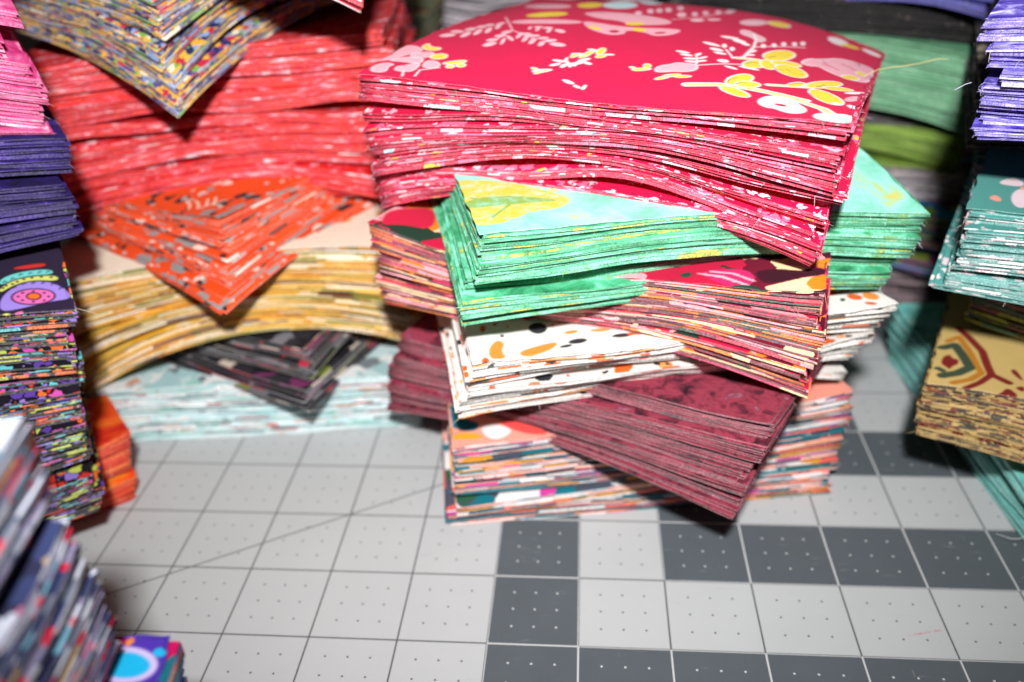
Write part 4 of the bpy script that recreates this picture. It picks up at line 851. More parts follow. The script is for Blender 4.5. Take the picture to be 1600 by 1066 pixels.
  ('P','wh',[(5.22,4.96),(5.2,4.57),(5.09,4.27),(4.92,4.14),(4.74,4.21),(4.6,4.5),(4.52,4.89),(4.54,5.26),(4.65,5.54),(4.83,5.66),(5.01,5.59),(5.15,5.34)],0),
  ('P','yl',[(5.57,5.01),(5.54,4.82),(5.44,4.63),(5.29,4.48),(5.15,4.42),(5.03,4.47),(4.98,4.61),(5.01,4.8),(5.11,4.99),(5.26,5.13),(5.41,5.18),(5.52,5.13)],0),
  ('P','wh',[(6.28,5.21),(6.24,5.04),(6.12,4.9),(5.96,4.84),(5.79,4.88),(5.66,5.01),(5.61,5.2),(5.65,5.38),(5.77,5.5),(5.94,5.53),(6.11,5.48),(6.24,5.36)],0),
  ('P','lp',[(4.92,7.39),(4.88,7.25),(4.73,7.06),(4.52,6.87),(4.31,6.75),(4.15,6.71),(4.08,6.76),(4.13,6.88),(4.28,7.06),(4.49,7.23),(4.7,7.37),(4.86,7.43)],0),
  ('P','yl',[(4.98,7.29),(4.95,7.21),(4.87,7.11),(4.75,7.02),(4.64,6.96),(4.55,6.96),(4.51,7),(4.54,7.08),(4.62,7.18),(4.73,7.27),(4.85,7.33),(4.94,7.34)],0),
  ('S','wh',[(4.11,-3.73),(4.58,-3.47),(5.07,-3.17)],0.2),
  ('S','yp',[(4.11,-3.73),(4.58,-3.47),(5.07,-3.17)],0.1),
  ('P','wh',[(4.88,-2.88),(4.88,-3.03),(4.83,-3.21),(4.75,-3.38),(4.66,-3.48),(4.59,-3.51),(4.54,-3.45),(4.55,-3.32),(4.6,-3.14),(4.68,-2.97),(4.76,-2.85),(4.84,-2.81)],0.05),
  ('P','yl',[(4.88,-2.88),(4.88,-3.03),(4.83,-3.21),(4.75,-3.38),(4.66,-3.48),(4.59,-3.51),(4.54,-3.45),(4.55,-3.32),(4.6,-3.14),(4.68,-2.97),(4.76,-2.85),(4.84,-2.81)],0),
  ('P','wh',[(5.69,-1.7),(5.67,-2.04),(5.55,-2.48),(5.37,-2.86),(5.17,-3.09),(5.01,-3.16),(4.94,-3.06),(4.96,-2.81),(5.08,-2.45),(5.26,-2.06),(5.46,-1.73),(5.61,-1.58)],0.05),
  ('P','yl',[(5.69,-1.7),(5.67,-2.04),(5.55,-2.48),(5.37,-2.86),(5.17,-3.09),(5.01,-3.16),(4.94,-3.06),(4.96,-2.81),(5.08,-2.45),(5.26,-2.06),(5.46,-1.73),(5.61,-1.58)],0),
  ('P','wh',[(6.02,-2.29),(5.99,-2.46),(5.87,-2.65),(5.71,-2.8),(5.54,-2.88),(5.41,-2.88),(5.35,-2.8),(5.39,-2.67),(5.5,-2.5),(5.67,-2.33),(5.84,-2.21),(5.97,-2.19)],0.05),
  ('P','yl',[(6.02,-2.29),(5.99,-2.46),(5.87,-2.65),(5.71,-2.8),(5.54,-2.88),(5.41,-2.88),(5.35,-2.8),(5.39,-2.67),(5.5,-2.5),(5.67,-2.33),(5.84,-2.21),(5.97,-2.19)],0),
  ('P','wh',[(5.99,-4.41),(5.94,-4.62),(5.79,-4.63),(5.57,-4.46),(5.34,-4.17),(5.17,-3.83),(5.09,-3.52),(5.14,-3.29),(5.3,-3.21),(5.52,-3.33),(5.75,-3.63),(5.93,-4.04)],0.05),
  ('P','yl',[(5.99,-4.41),(5.94,-4.62),(5.79,-4.63),(5.57,-4.46),(5.34,-4.17),(5.17,-3.83),(5.09,-3.52),(5.14,-3.29),(5.3,-3.21),(5.52,-3.33),(5.75,-3.63),(5.93,-4.04)],0),
  ('P','wh',[(6.35,-2.25),(6.33,-2.42),(6.25,-2.64),(6.13,-2.84),(6.01,-2.98),(5.92,-3.02),(5.88,-2.98),(5.9,-2.85),(5.98,-2.66),(6.1,-2.45),(6.22,-2.28),(6.31,-2.2)],0),
  ('P','wh',[(6.44,-4.87),(6.42,-4.94),(6.36,-4.95),(6.27,-4.89),(6.18,-4.78),(6.12,-4.65),(6.09,-4.53),(6.11,-4.45),(6.17,-4.44),(6.26,-4.49),(6.35,-4.6),(6.41,-4.75)],0),
  ('P','wh',[(6.01,-4.55),(5.99,-4.61),(5.95,-4.64),(5.88,-4.63),(5.8,-4.59),(5.75,-4.52),(5.72,-4.45),(5.74,-4.39),(5.79,-4.35),(5.86,-4.36),(5.93,-4.4),(5.99,-4.47)],0),
  ('P','pk',[(6.31,-3.28),(6.31,-3.52),(6.26,-3.78),(6.18,-3.97),(6.09,-4.07),(6.02,-4.05),(5.97,-3.92),(5.98,-3.71),(6.02,-3.47),(6.1,-3.25),(6.19,-3.12),(6.27,-3.12)],0),
  ('P','wh',[(5.48,-5.92),(5.59,-5.59),(5.88,-5.6),(6.13,-5.5),(6.39,-5.72),(6.42,-6.12),(6.32,-6.37),(5.81,-6.33),(5.6,-6.25)],0),
  ('S','aq',[(5.58,-5.93),(5.88,-5.83),(6.22,-5.89)],0.1),
  ('S','nv',[(3.33,-0.75),(3.46,-1.15),(3.56,-1.26)],0.025),
  ('S','nv',[(3.17,-4.15),(3.15,-3.86),(3.3,-3.63)],0.025),
  ('S','nv',[(3.91,-1.91),(4.04,-2.12),(4.21,-1.99)],0.025),
  ('S','nv',[(3.21,-2.3),(3.34,-1.99),(3.52,-1.94)],0.025),
  ('S','nv',[(3.35,-4.15),(3.46,-3.95),(3.57,-3.87)],0.025),
  ('S','nv',[(4.53,-3.35),(4.67,-3.08),(4.8,-2.94)],0.025),
  ('S','nv',[(5.13,-3.77),(5.26,-4.08),(5.39,-4.05)],0.025),
  ('S','nv',[(5.19,-2.95),(5.35,-2.5)],0.025),
  ('S','nv',[(3.63,-1.09),(3.76,-0.7)],0.025),
  ('S','nv',[(4.88,0.73),(5.01,0.5),(5.09,0.46)],0.025),
  ('S','nv',[(5.68,2.23),(5.8,2.47),(5.81,2)],0.025),
  ('S','nv',[(4.22,-1.83),(4.38,-1.95)],0.025),
 ],
 'C5': [
  ('P','ly',[(-6.59,-2.36),(-5.98,-2.36),(-4.91,-2.87),(-3.37,-4.61),(-4.01,-5.23),(-4.77,-5.18),(-5.2,-5.53),(-5.77,-5.83),(-6.29,-5.84),(-6.44,-5.33),(-6.5,-4.19)],0),
  ('P','lg',[(-6.48,-4.03),(-5.46,-3.77),(-3.69,-4.68),(-4.64,-4.59),(-5.71,-4.52),(-6.43,-4.53)],0),
  ('S','lg',[(-6.2,-3.79),(-5.5,-4.34),(-4.61,-4.44)],0.06),
  ('S','lg',[(-5.25,-4.58),(-5.86,-5.34)],0.05),
 ],
 'C3': [
  ('P','bk',[(-3.9,-4.64),(-3.97,-4.81),(-4.1,-4.92),(-4.25,-4.94),(-4.38,-4.86),(-4.46,-4.71),(-4.47,-4.52),(-4.39,-4.34),(-4.26,-4.23),(-4.11,-4.21),(-3.98,-4.29),(-3.9,-4.45)],0),
  ('P','og',[(-5.75,-5.46),(-5.5,-5.09),(-5.28,-5.31),(-5.49,-5.83),(-5.37,-6.27),(-5.81,-6.3),(-5.87,-5.89)],0),
  ('P','og',[(-5.08,-5.98),(-4.32,-5.63),(-3.72,-5.49),(-4.01,-5.96),(-4.84,-6.37)],0),
  ('P','or',[(-4.03,-3.79),(-4.07,-3.88),(-4.16,-3.95),(-4.29,-3.99),(-4.41,-3.98),(-4.49,-3.93),(-4.51,-3.85),(-4.47,-3.76),(-4.38,-3.69),(-4.25,-3.65),(-4.13,-3.66),(-4.05,-3.71)],0),
  ('P','bk',[(-4.46,-3.44),(-4.48,-3.49),(-4.51,-3.53),(-4.56,-3.54),(-4.59,-3.51),(-4.61,-3.46),(-4.62,-3.4),(-4.59,-3.35),(-4.56,-3.31),(-4.52,-3.31),(-4.48,-3.33),(-4.46,-3.38)],0),
  ('P','bk',[(-5.25,-4.89),(-5.26,-4.93),(-5.29,-4.96),(-5.33,-4.97),(-5.36,-4.96),(-5.37,-4.92),(-5.37,-4.87),(-5.36,-4.82),(-5.33,-4.79),(-5.3,-4.78),(-5.27,-4.8),(-5.25,-4.84)],0),
  ('P','bk',[(-2.9,-5.58),(-2.95,-5.65),(-3.07,-5.72),(-3.22,-5.75),(-3.36,-5.74),(-3.46,-5.69),(-3.49,-5.62),(-3.44,-5.54),(-3.32,-5.47),(-3.17,-5.44),(-3.02,-5.45),(-2.92,-5.5)],0),
  ('P','og',[(-3.02,-5),(-3.06,-5.06),(-3.15,-5.11),(-3.27,-5.14),(-3.39,-5.13),(-3.47,-5.09),(-3.49,-5.04),(-3.45,-4.98),(-3.35,-4.93),(-3.24,-4.9),(-3.12,-4.91),(-3.04,-4.95)],0),
  ('P','bk',[(-3.45,-4.01),(-3.5,-4.05),(-3.61,-4.03),(-3.74,-3.95),(-3.85,-3.83),(-3.93,-3.71),(-3.94,-3.61),(-3.88,-3.56),(-3.77,-3.58),(-3.64,-3.67),(-3.53,-3.79),(-3.46,-3.91)],0),
  ('P','or',[(-5.73,-4.37),(-5.76,-4.48),(-5.8,-4.56),(-5.85,-4.59),(-5.89,-4.56),(-5.91,-4.47),(-5.91,-4.36),(-5.88,-4.25),(-5.84,-4.17),(-5.79,-4.14),(-5.75,-4.17),(-5.72,-4.26)],0),
  ('P','or',[(-5.9,-6.35),(-5.93,-6.45),(-5.98,-6.51),(-6.04,-6.53),(-6.09,-6.49),(-6.12,-6.41),(-6.11,-6.3),(-6.08,-6.19),(-6.03,-6.11),(-5.98,-6.09),(-5.93,-6.14),(-5.9,-6.23)],0),
  ('P','bk',[(-5.93,-6.46),(-5.95,-6.51),(-5.99,-6.55),(-6.03,-6.55),(-6.07,-6.53),(-6.09,-6.48),(-6.1,-6.42),(-6.08,-6.37),(-6.04,-6.33),(-6,-6.33),(-5.96,-6.35),(-5.93,-6.4)],0),
  ('P','or',[(-5.36,-4.13),(-5.38,-4.18),(-5.41,-4.21),(-5.44,-4.22),(-5.46,-4.2),(-5.48,-4.16),(-5.48,-4.11),(-5.47,-4.06),(-5.44,-4.03),(-5.41,-4.02),(-5.38,-4.04),(-5.36,-4.08)],0),
  ('P','og',[(-2.06,-5.11),(-2.11,-5.16),(-2.24,-5.19),(-2.4,-5.19),(-2.56,-5.16),(-2.67,-5.12),(-2.7,-5.06),(-2.65,-5.01),(-2.52,-4.99),(-2.36,-4.99),(-2.2,-5.01),(-2.09,-5.06)],0),
  ('P','bk',[(-3.4,-5.8),(-3.43,-5.85),(-3.51,-5.89),(-3.61,-5.92),(-3.71,-5.92),(-3.78,-5.9),(-3.8,-5.86),(-3.76,-5.81),(-3.69,-5.77),(-3.59,-5.74),(-3.49,-5.73),(-3.42,-5.76)],0),
  ('P','or',[(-4.79,-3.56),(-4.8,-3.61),(-4.84,-3.64),(-4.88,-3.65),(-4.92,-3.63),(-4.94,-3.58),(-4.94,-3.53),(-4.92,-3.48),(-4.89,-3.45),(-4.85,-3.45),(-4.81,-3.47),(-4.79,-3.51)],0),
  ('P','bk',[(-1.53,-5.57),(-1.58,-5.63),(-1.71,-5.66),(-1.87,-5.67),(-2.03,-5.64),(-2.14,-5.59),(-2.17,-5.53),(-2.11,-5.47),(-1.98,-5.43),(-1.82,-5.43),(-1.66,-5.45),(-1.55,-5.51)],0),
  ('P','or',[(-1.07,-5.59),(-1.13,-5.63),(-1.25,-5.65),(-1.41,-5.64),(-1.57,-5.61),(-1.67,-5.56),(-1.7,-5.51),(-1.65,-5.46),(-1.52,-5.44),(-1.36,-5.45),(-1.21,-5.48),(-1.1,-5.53)],0),
  ('P','bk',[(-5.33,-3.47),(-5.35,-3.51),(-5.37,-3.54),(-5.4,-3.55),(-5.43,-3.53),(-5.45,-3.5),(-5.45,-3.45),(-5.44,-3.41),(-5.41,-3.38),(-5.38,-3.37),(-5.35,-3.39),(-5.33,-3.42)],0),
  ('P','or',[(-5.02,-4.32),(-5.03,-4.35),(-5.05,-4.38),(-5.07,-4.38),(-5.09,-4.37),(-5.1,-4.34),(-5.1,-4.31),(-5.08,-4.27),(-5.07,-4.25),(-5.05,-4.24),(-5.03,-4.26),(-5.02,-4.28)],0),
  ('P','or',[(-3.65,-4.52),(-3.67,-4.56),(-3.69,-4.58),(-3.72,-4.59),(-3.74,-4.57),(-3.76,-4.54),(-3.75,-4.5),(-3.74,-4.46),(-3.71,-4.44),(-3.69,-4.43),(-3.66,-4.45),(-3.65,-4.48)],0),
  ('P','or',[(5.17,-5.01),(5.09,-5.1),(4.99,-5.15),(4.89,-5.14),(4.81,-5.08),(4.79,-4.99),(4.81,-4.88),(4.89,-4.79),(4.99,-4.74),(5.1,-4.74),(5.17,-4.8),(5.2,-4.9)],0),
  ('P','or',[(5.65,-4.9),(5.58,-4.99),(5.47,-5.03),(5.37,-5.03),(5.29,-4.97),(5.25,-4.88),(5.28,-4.78),(5.35,-4.69),(5.46,-4.65),(5.57,-4.65),(5.65,-4.71),(5.68,-4.8)],0),
  ('P','or',[(5.61,-5.62),(5.53,-5.69),(5.43,-5.7),(5.33,-5.64),(5.26,-5.53),(5.25,-5.4),(5.28,-5.28),(5.37,-5.2),(5.47,-5.19),(5.57,-5.25),(5.64,-5.36),(5.65,-5.5)],0),
  ('P','og',[(6.07,-5.76),(5.97,-5.85),(5.85,-5.86),(5.75,-5.79),(5.69,-5.66),(5.68,-5.5),(5.74,-5.35),(5.84,-5.25),(5.96,-5.24),(6.07,-5.3),(6.13,-5.44),(6.13,-5.61)],0),
  ('P','bk',[(5.1,-5.55),(5.06,-5.6),(5.01,-5.63),(4.96,-5.63),(4.93,-5.6),(4.93,-5.55),(4.95,-5.49),(4.99,-5.44),(5.04,-5.41),(5.08,-5.41),(5.11,-5.44),(5.12,-5.49)],0),
  ('P','or',[(5.76,-6.17),(5.71,-6.21),(5.63,-6.2),(5.56,-6.16),(5.49,-6.09),(5.47,-6.01),(5.48,-5.94),(5.53,-5.9),(5.61,-5.91),(5.69,-5.95),(5.75,-6.02),(5.77,-6.1)],0),
  ('P','bk',[(5.3,-5.06),(5.26,-5.09),(5.2,-5.1),(5.13,-5.09),(5.07,-5.05),(5.03,-5.01),(5.03,-4.96),(5.07,-4.93),(5.14,-4.92),(5.21,-4.93),(5.27,-4.96),(5.3,-5.01)],0),
 ],
 'C4': [
  ('P','mg',[(3,-5.69),(4.22,-5.19),(4.65,-5.73),(4.48,-6.28),(3.84,-6.34)],0),
  ('S','pk',[(3.13,-5.8),(3.76,-5.86),(4.47,-6.2)],0.07),
  ('S','pk',[(3.44,-5.6),(4,-5.61),(4.6,-5.93)],0.05),
  ('P','dk',[(4.47,-5.38),(5.1,-5.04),(5.65,-5.14),(5.95,-4.8),(6.33,-4.84),(6.29,-5.2),(5.78,-5.45),(5.08,-5.96),(4.76,-5.96)],0),
  ('P','cm',[(4.8,-6.25),(5.19,-5.94),(5.98,-5.34),(6.38,-5.38),(6.39,-6.19),(5.79,-6.27),(5.12,-6.35)],0),
  ('P','on',[(5.86,-5.82),(5.99,-5.4),(6.37,-5.11),(6.4,-6.08),(6.04,-6.18)],0),
  ('P','on',[(5.92,-4.4),(6.48,-4.02),(6.43,-4.81),(6,-4.79)],0),
  ('P','gn',[(3.95,-6.38),(4.35,-6.17),(4.8,-6.31),(4.85,-6.73),(4.37,-6.71),(3.99,-6.62)],0),
  ('P','gn',[(2.64,-5.9),(2.94,-5.71),(3,-6.03),(2.74,-6.14)],0),
  ('P','cm',[(3.97,-6.89),(3.93,-6.95),(3.82,-6.98),(3.65,-6.96),(3.48,-6.91),(3.35,-6.83),(3.3,-6.75),(3.34,-6.69),(3.46,-6.66),(3.63,-6.68),(3.8,-6.73),(3.92,-6.81)],0),
  ('P','rd',[(-6.09,-6.31),(-6.38,-5.07),(-5.88,-4.35),(-5.31,-4.01),(-4.71,-5.46),(-5.64,-5.7)],0),
 ],
 'C1': [
  ('P','te',[(-6.54,-3.99),(-6.19,-4.06),(-5.97,-4.98),(-5.47,-5.26),(-5.65,-5.75),(-6.41,-5.41)],0),
  ('P','mu',[(-6.39,-5.67),(-5.68,-5.75),(-5.34,-6.11),(-6.41,-6)],0),
  ('P','wt',[(-5.52,-5.48),(-4.96,-5.42),(-4.43,-5.88),(-4.99,-6.29),(-5.37,-6.04)],0),
  ('P','co',[(-5.01,-5.23),(-4.12,-5.38),(-3.29,-6.29),(-3.96,-6.22),(-4.59,-5.79)],0),
  ('P','te',[(-2.34,-7.01),(-1.52,-7.53),(-1.49,-7.82),(-2.14,-7.35)],0),
  ('P','co',[(3.53,-7.33),(4.09,-6.94),(4.09,-7.29),(3.57,-7.57)],0),
 ],
 'F3': [
  ('P','f_bk',[(4.73,-4.86),(5.21,-4.6),(5.96,-4.59),(6.07,-4.85),(5.31,-4.82),(4.7,-5.19)],0.05),
  ('P','f_aq',[(4.73,-4.86),(5.21,-4.6),(5.96,-4.59),(6.07,-4.85),(5.31,-4.82),(4.7,-5.19)],0),
  ('P','f_bk',[(4.7,-5.26),(5.18,-4.89),(6.07,-4.88),(6.15,-5.16),(5.48,-5.03),(5,-5.21),(4.68,-5.49)],0.05),
  ('P','f_yl',[(4.7,-5.26),(5.18,-4.89),(6.07,-4.88),(6.15,-5.16),(5.48,-5.03),(5,-5.21),(4.68,-5.49)],0),
  ('P','f_bk',[(5.07,-4.34),(5.88,-4.27),(5.9,-4.47),(5.14,-4.49)],0.05),
  ('P','f_rd',[(5.07,-4.34),(5.88,-4.27),(5.9,-4.47),(5.14,-4.49)],0),
  ('P','f_bk',[(4.66,-5.78),(4.91,-5.38),(5.32,-5.1),(5.86,-5.14),(6.17,-5.44),(6.38,-5.73),(6.3,-5.93),(5.75,-6.01),(4.98,-6.23),(4.62,-6.24)],0.05),
  ('P','f_pu',[(4.66,-5.78),(4.91,-5.38),(5.32,-5.1),(5.86,-5.14),(6.17,-5.44),(6.38,-5.73),(6.3,-5.93),(5.75,-6.01),(4.98,-6.23),(4.62,-6.24)],0),
  ('P','f_bk',[(5.94,-5.77),(5.86,-5.92),(5.67,-6.02),(5.42,-6.05),(5.17,-6),(5,-5.88),(4.95,-5.72),(5.03,-5.57),(5.22,-5.47),(5.47,-5.45),(5.72,-5.5),(5.89,-5.61)],0.05),
  ('P','f_pk',[(5.94,-5.77),(5.86,-5.92),(5.67,-6.02),(5.42,-6.05),(5.17,-6),(5,-5.88),(4.95,-5.72),(5.03,-5.57),(5.22,-5.47),(5.47,-5.45),(5.72,-5.5),(5.89,-5.61)],0),
  ('P','f_bk',[(5.59,-5.76),(5.57,-5.81),(5.51,-5.85),(5.44,-5.85),(5.37,-5.83),(5.32,-5.78),(5.31,-5.72),(5.34,-5.67),(5.39,-5.63),(5.46,-5.63),(5.53,-5.65),(5.58,-5.7)],0.05),
  ('P','f_or',[(5.59,-5.76),(5.57,-5.81),(5.51,-5.85),(5.44,-5.85),(5.37,-5.83),(5.32,-5.78),(5.31,-5.72),(5.34,-5.67),(5.39,-5.63),(5.46,-5.63),(5.53,-5.65),(5.58,-5.7)],0),
  ('P','f_bk',[(5.84,-5.8),(5.83,-5.82),(5.81,-5.83),(5.79,-5.84),(5.78,-5.83),(5.76,-5.81),(5.76,-5.79),(5.77,-5.78),(5.78,-5.76),(5.8,-5.76),(5.82,-5.76),(5.83,-5.78)],0),
  ('P','f_bk',[(5.71,-5.93),(5.71,-5.95),(5.69,-5.97),(5.67,-5.97),(5.65,-5.96),(5.64,-5.95),(5.64,-5.93),(5.65,-5.91),(5.66,-5.9),(5.68,-5.89),(5.7,-5.9),(5.71,-5.92)],0),
  ('P','f_bk',[(5.46,-5.96),(5.45,-5.98),(5.43,-5.99),(5.41,-6),(5.4,-5.99),(5.38,-5.97),(5.38,-5.95),(5.39,-5.94),(5.4,-5.92),(5.42,-5.92),(5.44,-5.93),(5.45,-5.94)],0),
  ('P','f_bk',[(5.21,-5.87),(5.21,-5.89),(5.19,-5.9),(5.17,-5.9),(5.16,-5.9),(5.14,-5.88),(5.14,-5.86),(5.15,-5.84),(5.16,-5.83),(5.18,-5.83),(5.2,-5.83),(5.21,-5.85)],0),
  ('P','f_bk',[(5.13,-5.71),(5.12,-5.73),(5.11,-5.74),(5.09,-5.74),(5.07,-5.73),(5.06,-5.72),(5.05,-5.7),(5.06,-5.68),(5.08,-5.66),(5.09,-5.66),(5.11,-5.67),(5.12,-5.69)],0),
  ('P','f_bk',[(5.25,-5.57),(5.24,-5.59),(5.22,-5.6),(5.2,-5.61),(5.19,-5.6),(5.17,-5.58),(5.17,-5.56),(5.18,-5.54),(5.19,-5.53),(5.21,-5.53),(5.23,-5.53),(5.24,-5.55)],0),
  ('P','f_bk',[(5.5,-5.55),(5.5,-5.57),(5.48,-5.58),(5.46,-5.58),(5.44,-5.57),(5.43,-5.56),(5.43,-5.54),(5.44,-5.52),(5.45,-5.5),(5.47,-5.5),(5.49,-5.51),(5.5,-5.53)],0),
  ('P','f_bk',[(5.75,-5.64),(5.74,-5.66),(5.73,-5.67),(5.71,-5.68),(5.69,-5.67),(5.68,-5.65),(5.67,-5.63),(5.68,-5.61),(5.7,-5.6),(5.72,-5.59),(5.73,-5.6),(5.75,-5.62)],0),
  ('P','f_bk',[(4.81,-5.29),(4.81,-5.31),(4.79,-5.32),(4.77,-5.32),(4.75,-5.31),(4.73,-5.29),(4.73,-5.27),(4.74,-5.25),(4.75,-5.24),(4.78,-5.24),(4.8,-5.25),(4.81,-5.26)],0),
  ('P','f_bk',[(5.05,-5.15),(5.04,-5.17),(5.03,-5.18),(5.01,-5.19),(4.99,-5.18),(4.97,-5.16),(4.97,-5.14),(4.98,-5.11),(4.99,-5.1),(5.01,-5.1),(5.03,-5.11),(5.05,-5.13)],0),
  ('P','f_bk',[(5.34,-4.97),(5.33,-4.99),(5.31,-5.01),(5.29,-5.01),(5.27,-5),(5.26,-4.98),(5.25,-4.96),(5.26,-4.94),(5.28,-4.92),(5.3,-4.92),(5.32,-4.93),(5.33,-4.95)],0),
  ('P','f_bk',[(5.53,-4.93),(5.53,-4.95),(5.51,-4.96),(5.49,-4.97),(5.47,-4.96),(5.45,-4.94),(5.45,-4.92),(5.46,-4.89),(5.47,-4.88),(5.5,-4.88),(5.52,-4.89),(5.53,-4.91)],0),
  ('P','f_bk',[(5.77,-4.93),(5.76,-4.95),(5.74,-4.96),(5.72,-4.97),(5.7,-4.96),(5.69,-4.94),(5.68,-4.92),(5.69,-4.89),(5.71,-4.88),(5.73,-4.88),(5.75,-4.89),(5.76,-4.91)],0),
  ('P','f_bk',[(6,-4.98),(5.99,-5.01),(5.97,-5.02),(5.95,-5.02),(5.93,-5.01),(5.92,-4.99),(5.91,-4.97),(5.92,-4.95),(5.94,-4.94),(5.96,-4.94),(5.98,-4.95),(5.99,-4.96)],0),
  ('P','f_bk',[(4.9,-5.19),(4.89,-5.21),(4.87,-5.23),(4.85,-5.23),(4.83,-5.22),(4.82,-5.2),(4.81,-5.18),(4.82,-5.16),(4.84,-5.15),(4.86,-5.14),(4.88,-5.15),(4.89,-5.17)],0),
  ('P','f_bk',[(5.17,-5.06),(5.17,-5.08),(5.15,-5.09),(5.13,-5.1),(5.11,-5.09),(5.09,-5.07),(5.09,-5.05),(5.1,-5.02),(5.11,-5.01),(5.14,-5.01),(5.16,-5.02),(5.17,-5.04)],0),
  ('S','f_bk',[(4.8,-5.04),(4.83,-4.97),(4.87,-5.01)],0.035),
  ('S','f_bk',[(5,-4.92),(5.03,-4.85),(5.07,-4.89)],0.035),
  ('S','f_bk',[(5.2,-4.77),(5.24,-4.7),(5.28,-4.73)],0.035),
  ('S','f_bk',[(5.44,-4.75),(5.48,-4.68),(5.51,-4.71)],0.035),
  ('S','f_bk',[(5.67,-4.74),(5.71,-4.67),(5.75,-4.7)],0.035),
  ('S','f_bk',[(5.87,-4.75),(5.91,-4.69),(5.95,-4.72)],0.035),
  ('S','f_bk',[(5,-5.33),(5.04,-5.26),(5.07,-5.3)],0.035),
  ('S','f_bk',[(5.24,-5.21),(5.28,-5.14),(5.31,-5.18)],0.035),
  ('S','f_bk',[(5.47,-5.2),(5.51,-5.13),(5.54,-5.17)],0.035),
  ('S','f_bk',[(5.7,-5.23),(5.74,-5.16),(5.77,-5.2)],0.035),
  ('S','f_bk',[(5.92,-5.31),(5.96,-5.25),(6,-5.28)],0.035),
  ('S','f_bk',[(6.09,-5.51),(6.13,-5.44),(6.17,-5.47)],0.035),
  ('P','f_bk',[(4.86,-6.53),(4.85,-6.65),(4.8,-6.74),(4.74,-6.78),(4.67,-6.75),(4.62,-6.67),(4.6,-6.55),(4.61,-6.43),(4.66,-6.34),(4.73,-6.32),(4.79,-6.34),(4.84,-6.41)],0.05),
  ('P','f_yl',[(4.86,-6.53),(4.85,-6.65),(4.8,-6.74),(4.74,-6.78),(4.67,-6.75),(4.62,-6.67),(4.6,-6.55),(4.61,-6.43),(4.66,-6.34),(4.73,-6.32),(4.79,-6.34),(4.84,-6.41)],0),
  ('P','f_bk',[(4.79,-6.55),(4.78,-6.59),(4.77,-6.61),(4.75,-6.62),(4.73,-6.6),(4.71,-6.57),(4.7,-6.53),(4.71,-6.49),(4.73,-6.46),(4.75,-6.46),(4.77,-6.47),(4.79,-6.51)],0),
  ('P','f_pk',[(5.12,-6.33),(5.1,-6.38),(5.07,-6.45),(5.01,-6.49),(4.96,-6.5),(4.91,-6.48),(4.89,-6.43),(4.9,-6.36),(4.94,-6.32),(5,-6.29),(5.06,-6.28),(5.1,-6.3)],0),
 ],
 'R5': [
  ('S','mr',[(-5.9,-2.66),(-5.52,-3.28),(-5.12,-4.01),(-4.94,-4.75),(-4.77,-5.33),(-4.31,-5.64)],0.24),
  ('S','mr',[(-4.77,-5.33),(-5.04,-5.92),(-5.41,-6.43)],0.2),
  ('S','gd',[(-6.12,-3.62),(-5.84,-3.26),(-5.5,-4.04),(-5.04,-5.33),(-5.3,-5.82),(-5.73,-6.16)],0.2),
  ('S','gr',[(-6.19,-4.08),(-5.9,-3.83),(-5.64,-4.4),(-5.36,-5.11),(-5.66,-5.55),(-6.05,-5.83)],0.3),
  ('P','mr',[(-6.17,-4.88),(-6.11,-4.6),(-5.95,-4.49),(-5.9,-4.69),(-5.7,-4.73),(-5.69,-5.03),(-5.83,-5.18),(-5.89,-5.44),(-6,-5.28),(-6.14,-5.17)],0),
  ('S','mr',[(-4.66,-6.62),(-4.39,-6.38),(-4.29,-6.1),(-4.16,-6.28),(-4.15,-6.89),(-4.21,-7.43),(-4.05,-7.69)],0.2),
  ('P','mr',[(-4.18,-5.87),(-3.9,-5.66),(-3.89,-6.07)],0),
  ('P','mr',[(-4.33,-4.91),(-4.19,-4.7),(-3.91,-5.42),(-4.08,-5.3)],0),
  ('S','gr',[(-6.2,-5.44),(-6.06,-5.54)],0.2),
 ],
 'R3': [
  ('P','p1',[(-4.94,-5.11),(-4.94,-5.49),(-5.01,-5.79),(-5.12,-5.94),(-5.24,-5.89),(-5.35,-5.66),(-5.42,-5.32),(-5.42,-4.95),(-5.35,-4.65),(-5.24,-4.49),(-5.11,-4.54),(-5,-4.76)],0),
  ('P','p2',[(-5.95,-5.49),(-5.84,-5.2),(-5.66,-5.37),(-5.62,-5.65),(-5.79,-5.66)],0),
  ('P','p1',[(-5.86,-4.28),(-5.55,-3.68),(-5.23,-3.91),(-5.2,-4.31),(-5.65,-4.39)],0),
  ('P','p2',[(-5.13,-4.38),(-5.13,-4.45),(-5.16,-4.5),(-5.2,-4.54),(-5.23,-4.54),(-5.27,-4.51),(-5.28,-4.45),(-5.28,-4.38),(-5.25,-4.33),(-5.22,-4.29),(-5.18,-4.29),(-5.15,-4.32)],0),
 ],
 'L4': [
  ('S','lw',[(-5.7,-3.78),(-5.85,-4.14),(-6.09,-4.36)],0.09),
  ('S','lw',[(-5.58,-4.12),(-5.72,-4.45),(-5.97,-4.68)],0.09),
  ('S','lw',[(-5.95,-4.78),(-5.54,-4.96),(-5.19,-5.26)],0.09),
  ('S','lw',[(-5.73,-4.85),(-5.35,-4.48)],0.09),
  ('S','lw',[(-5.49,-4.99),(-5.15,-4.66)],0.09),
  ('S','lw',[(-5.57,-4.99),(-5.59,-5.52)],0.09),
 ],
 'L3': [
  ('P','mu3',[(4.02,-4.15),(3.99,-4.34),(3.88,-4.47),(3.71,-4.53),(3.53,-4.5),(3.38,-4.37),(3.32,-4.2),(3.34,-4.02),(3.46,-3.88),(3.63,-3.82),(3.81,-3.85),(3.96,-3.98)],0),
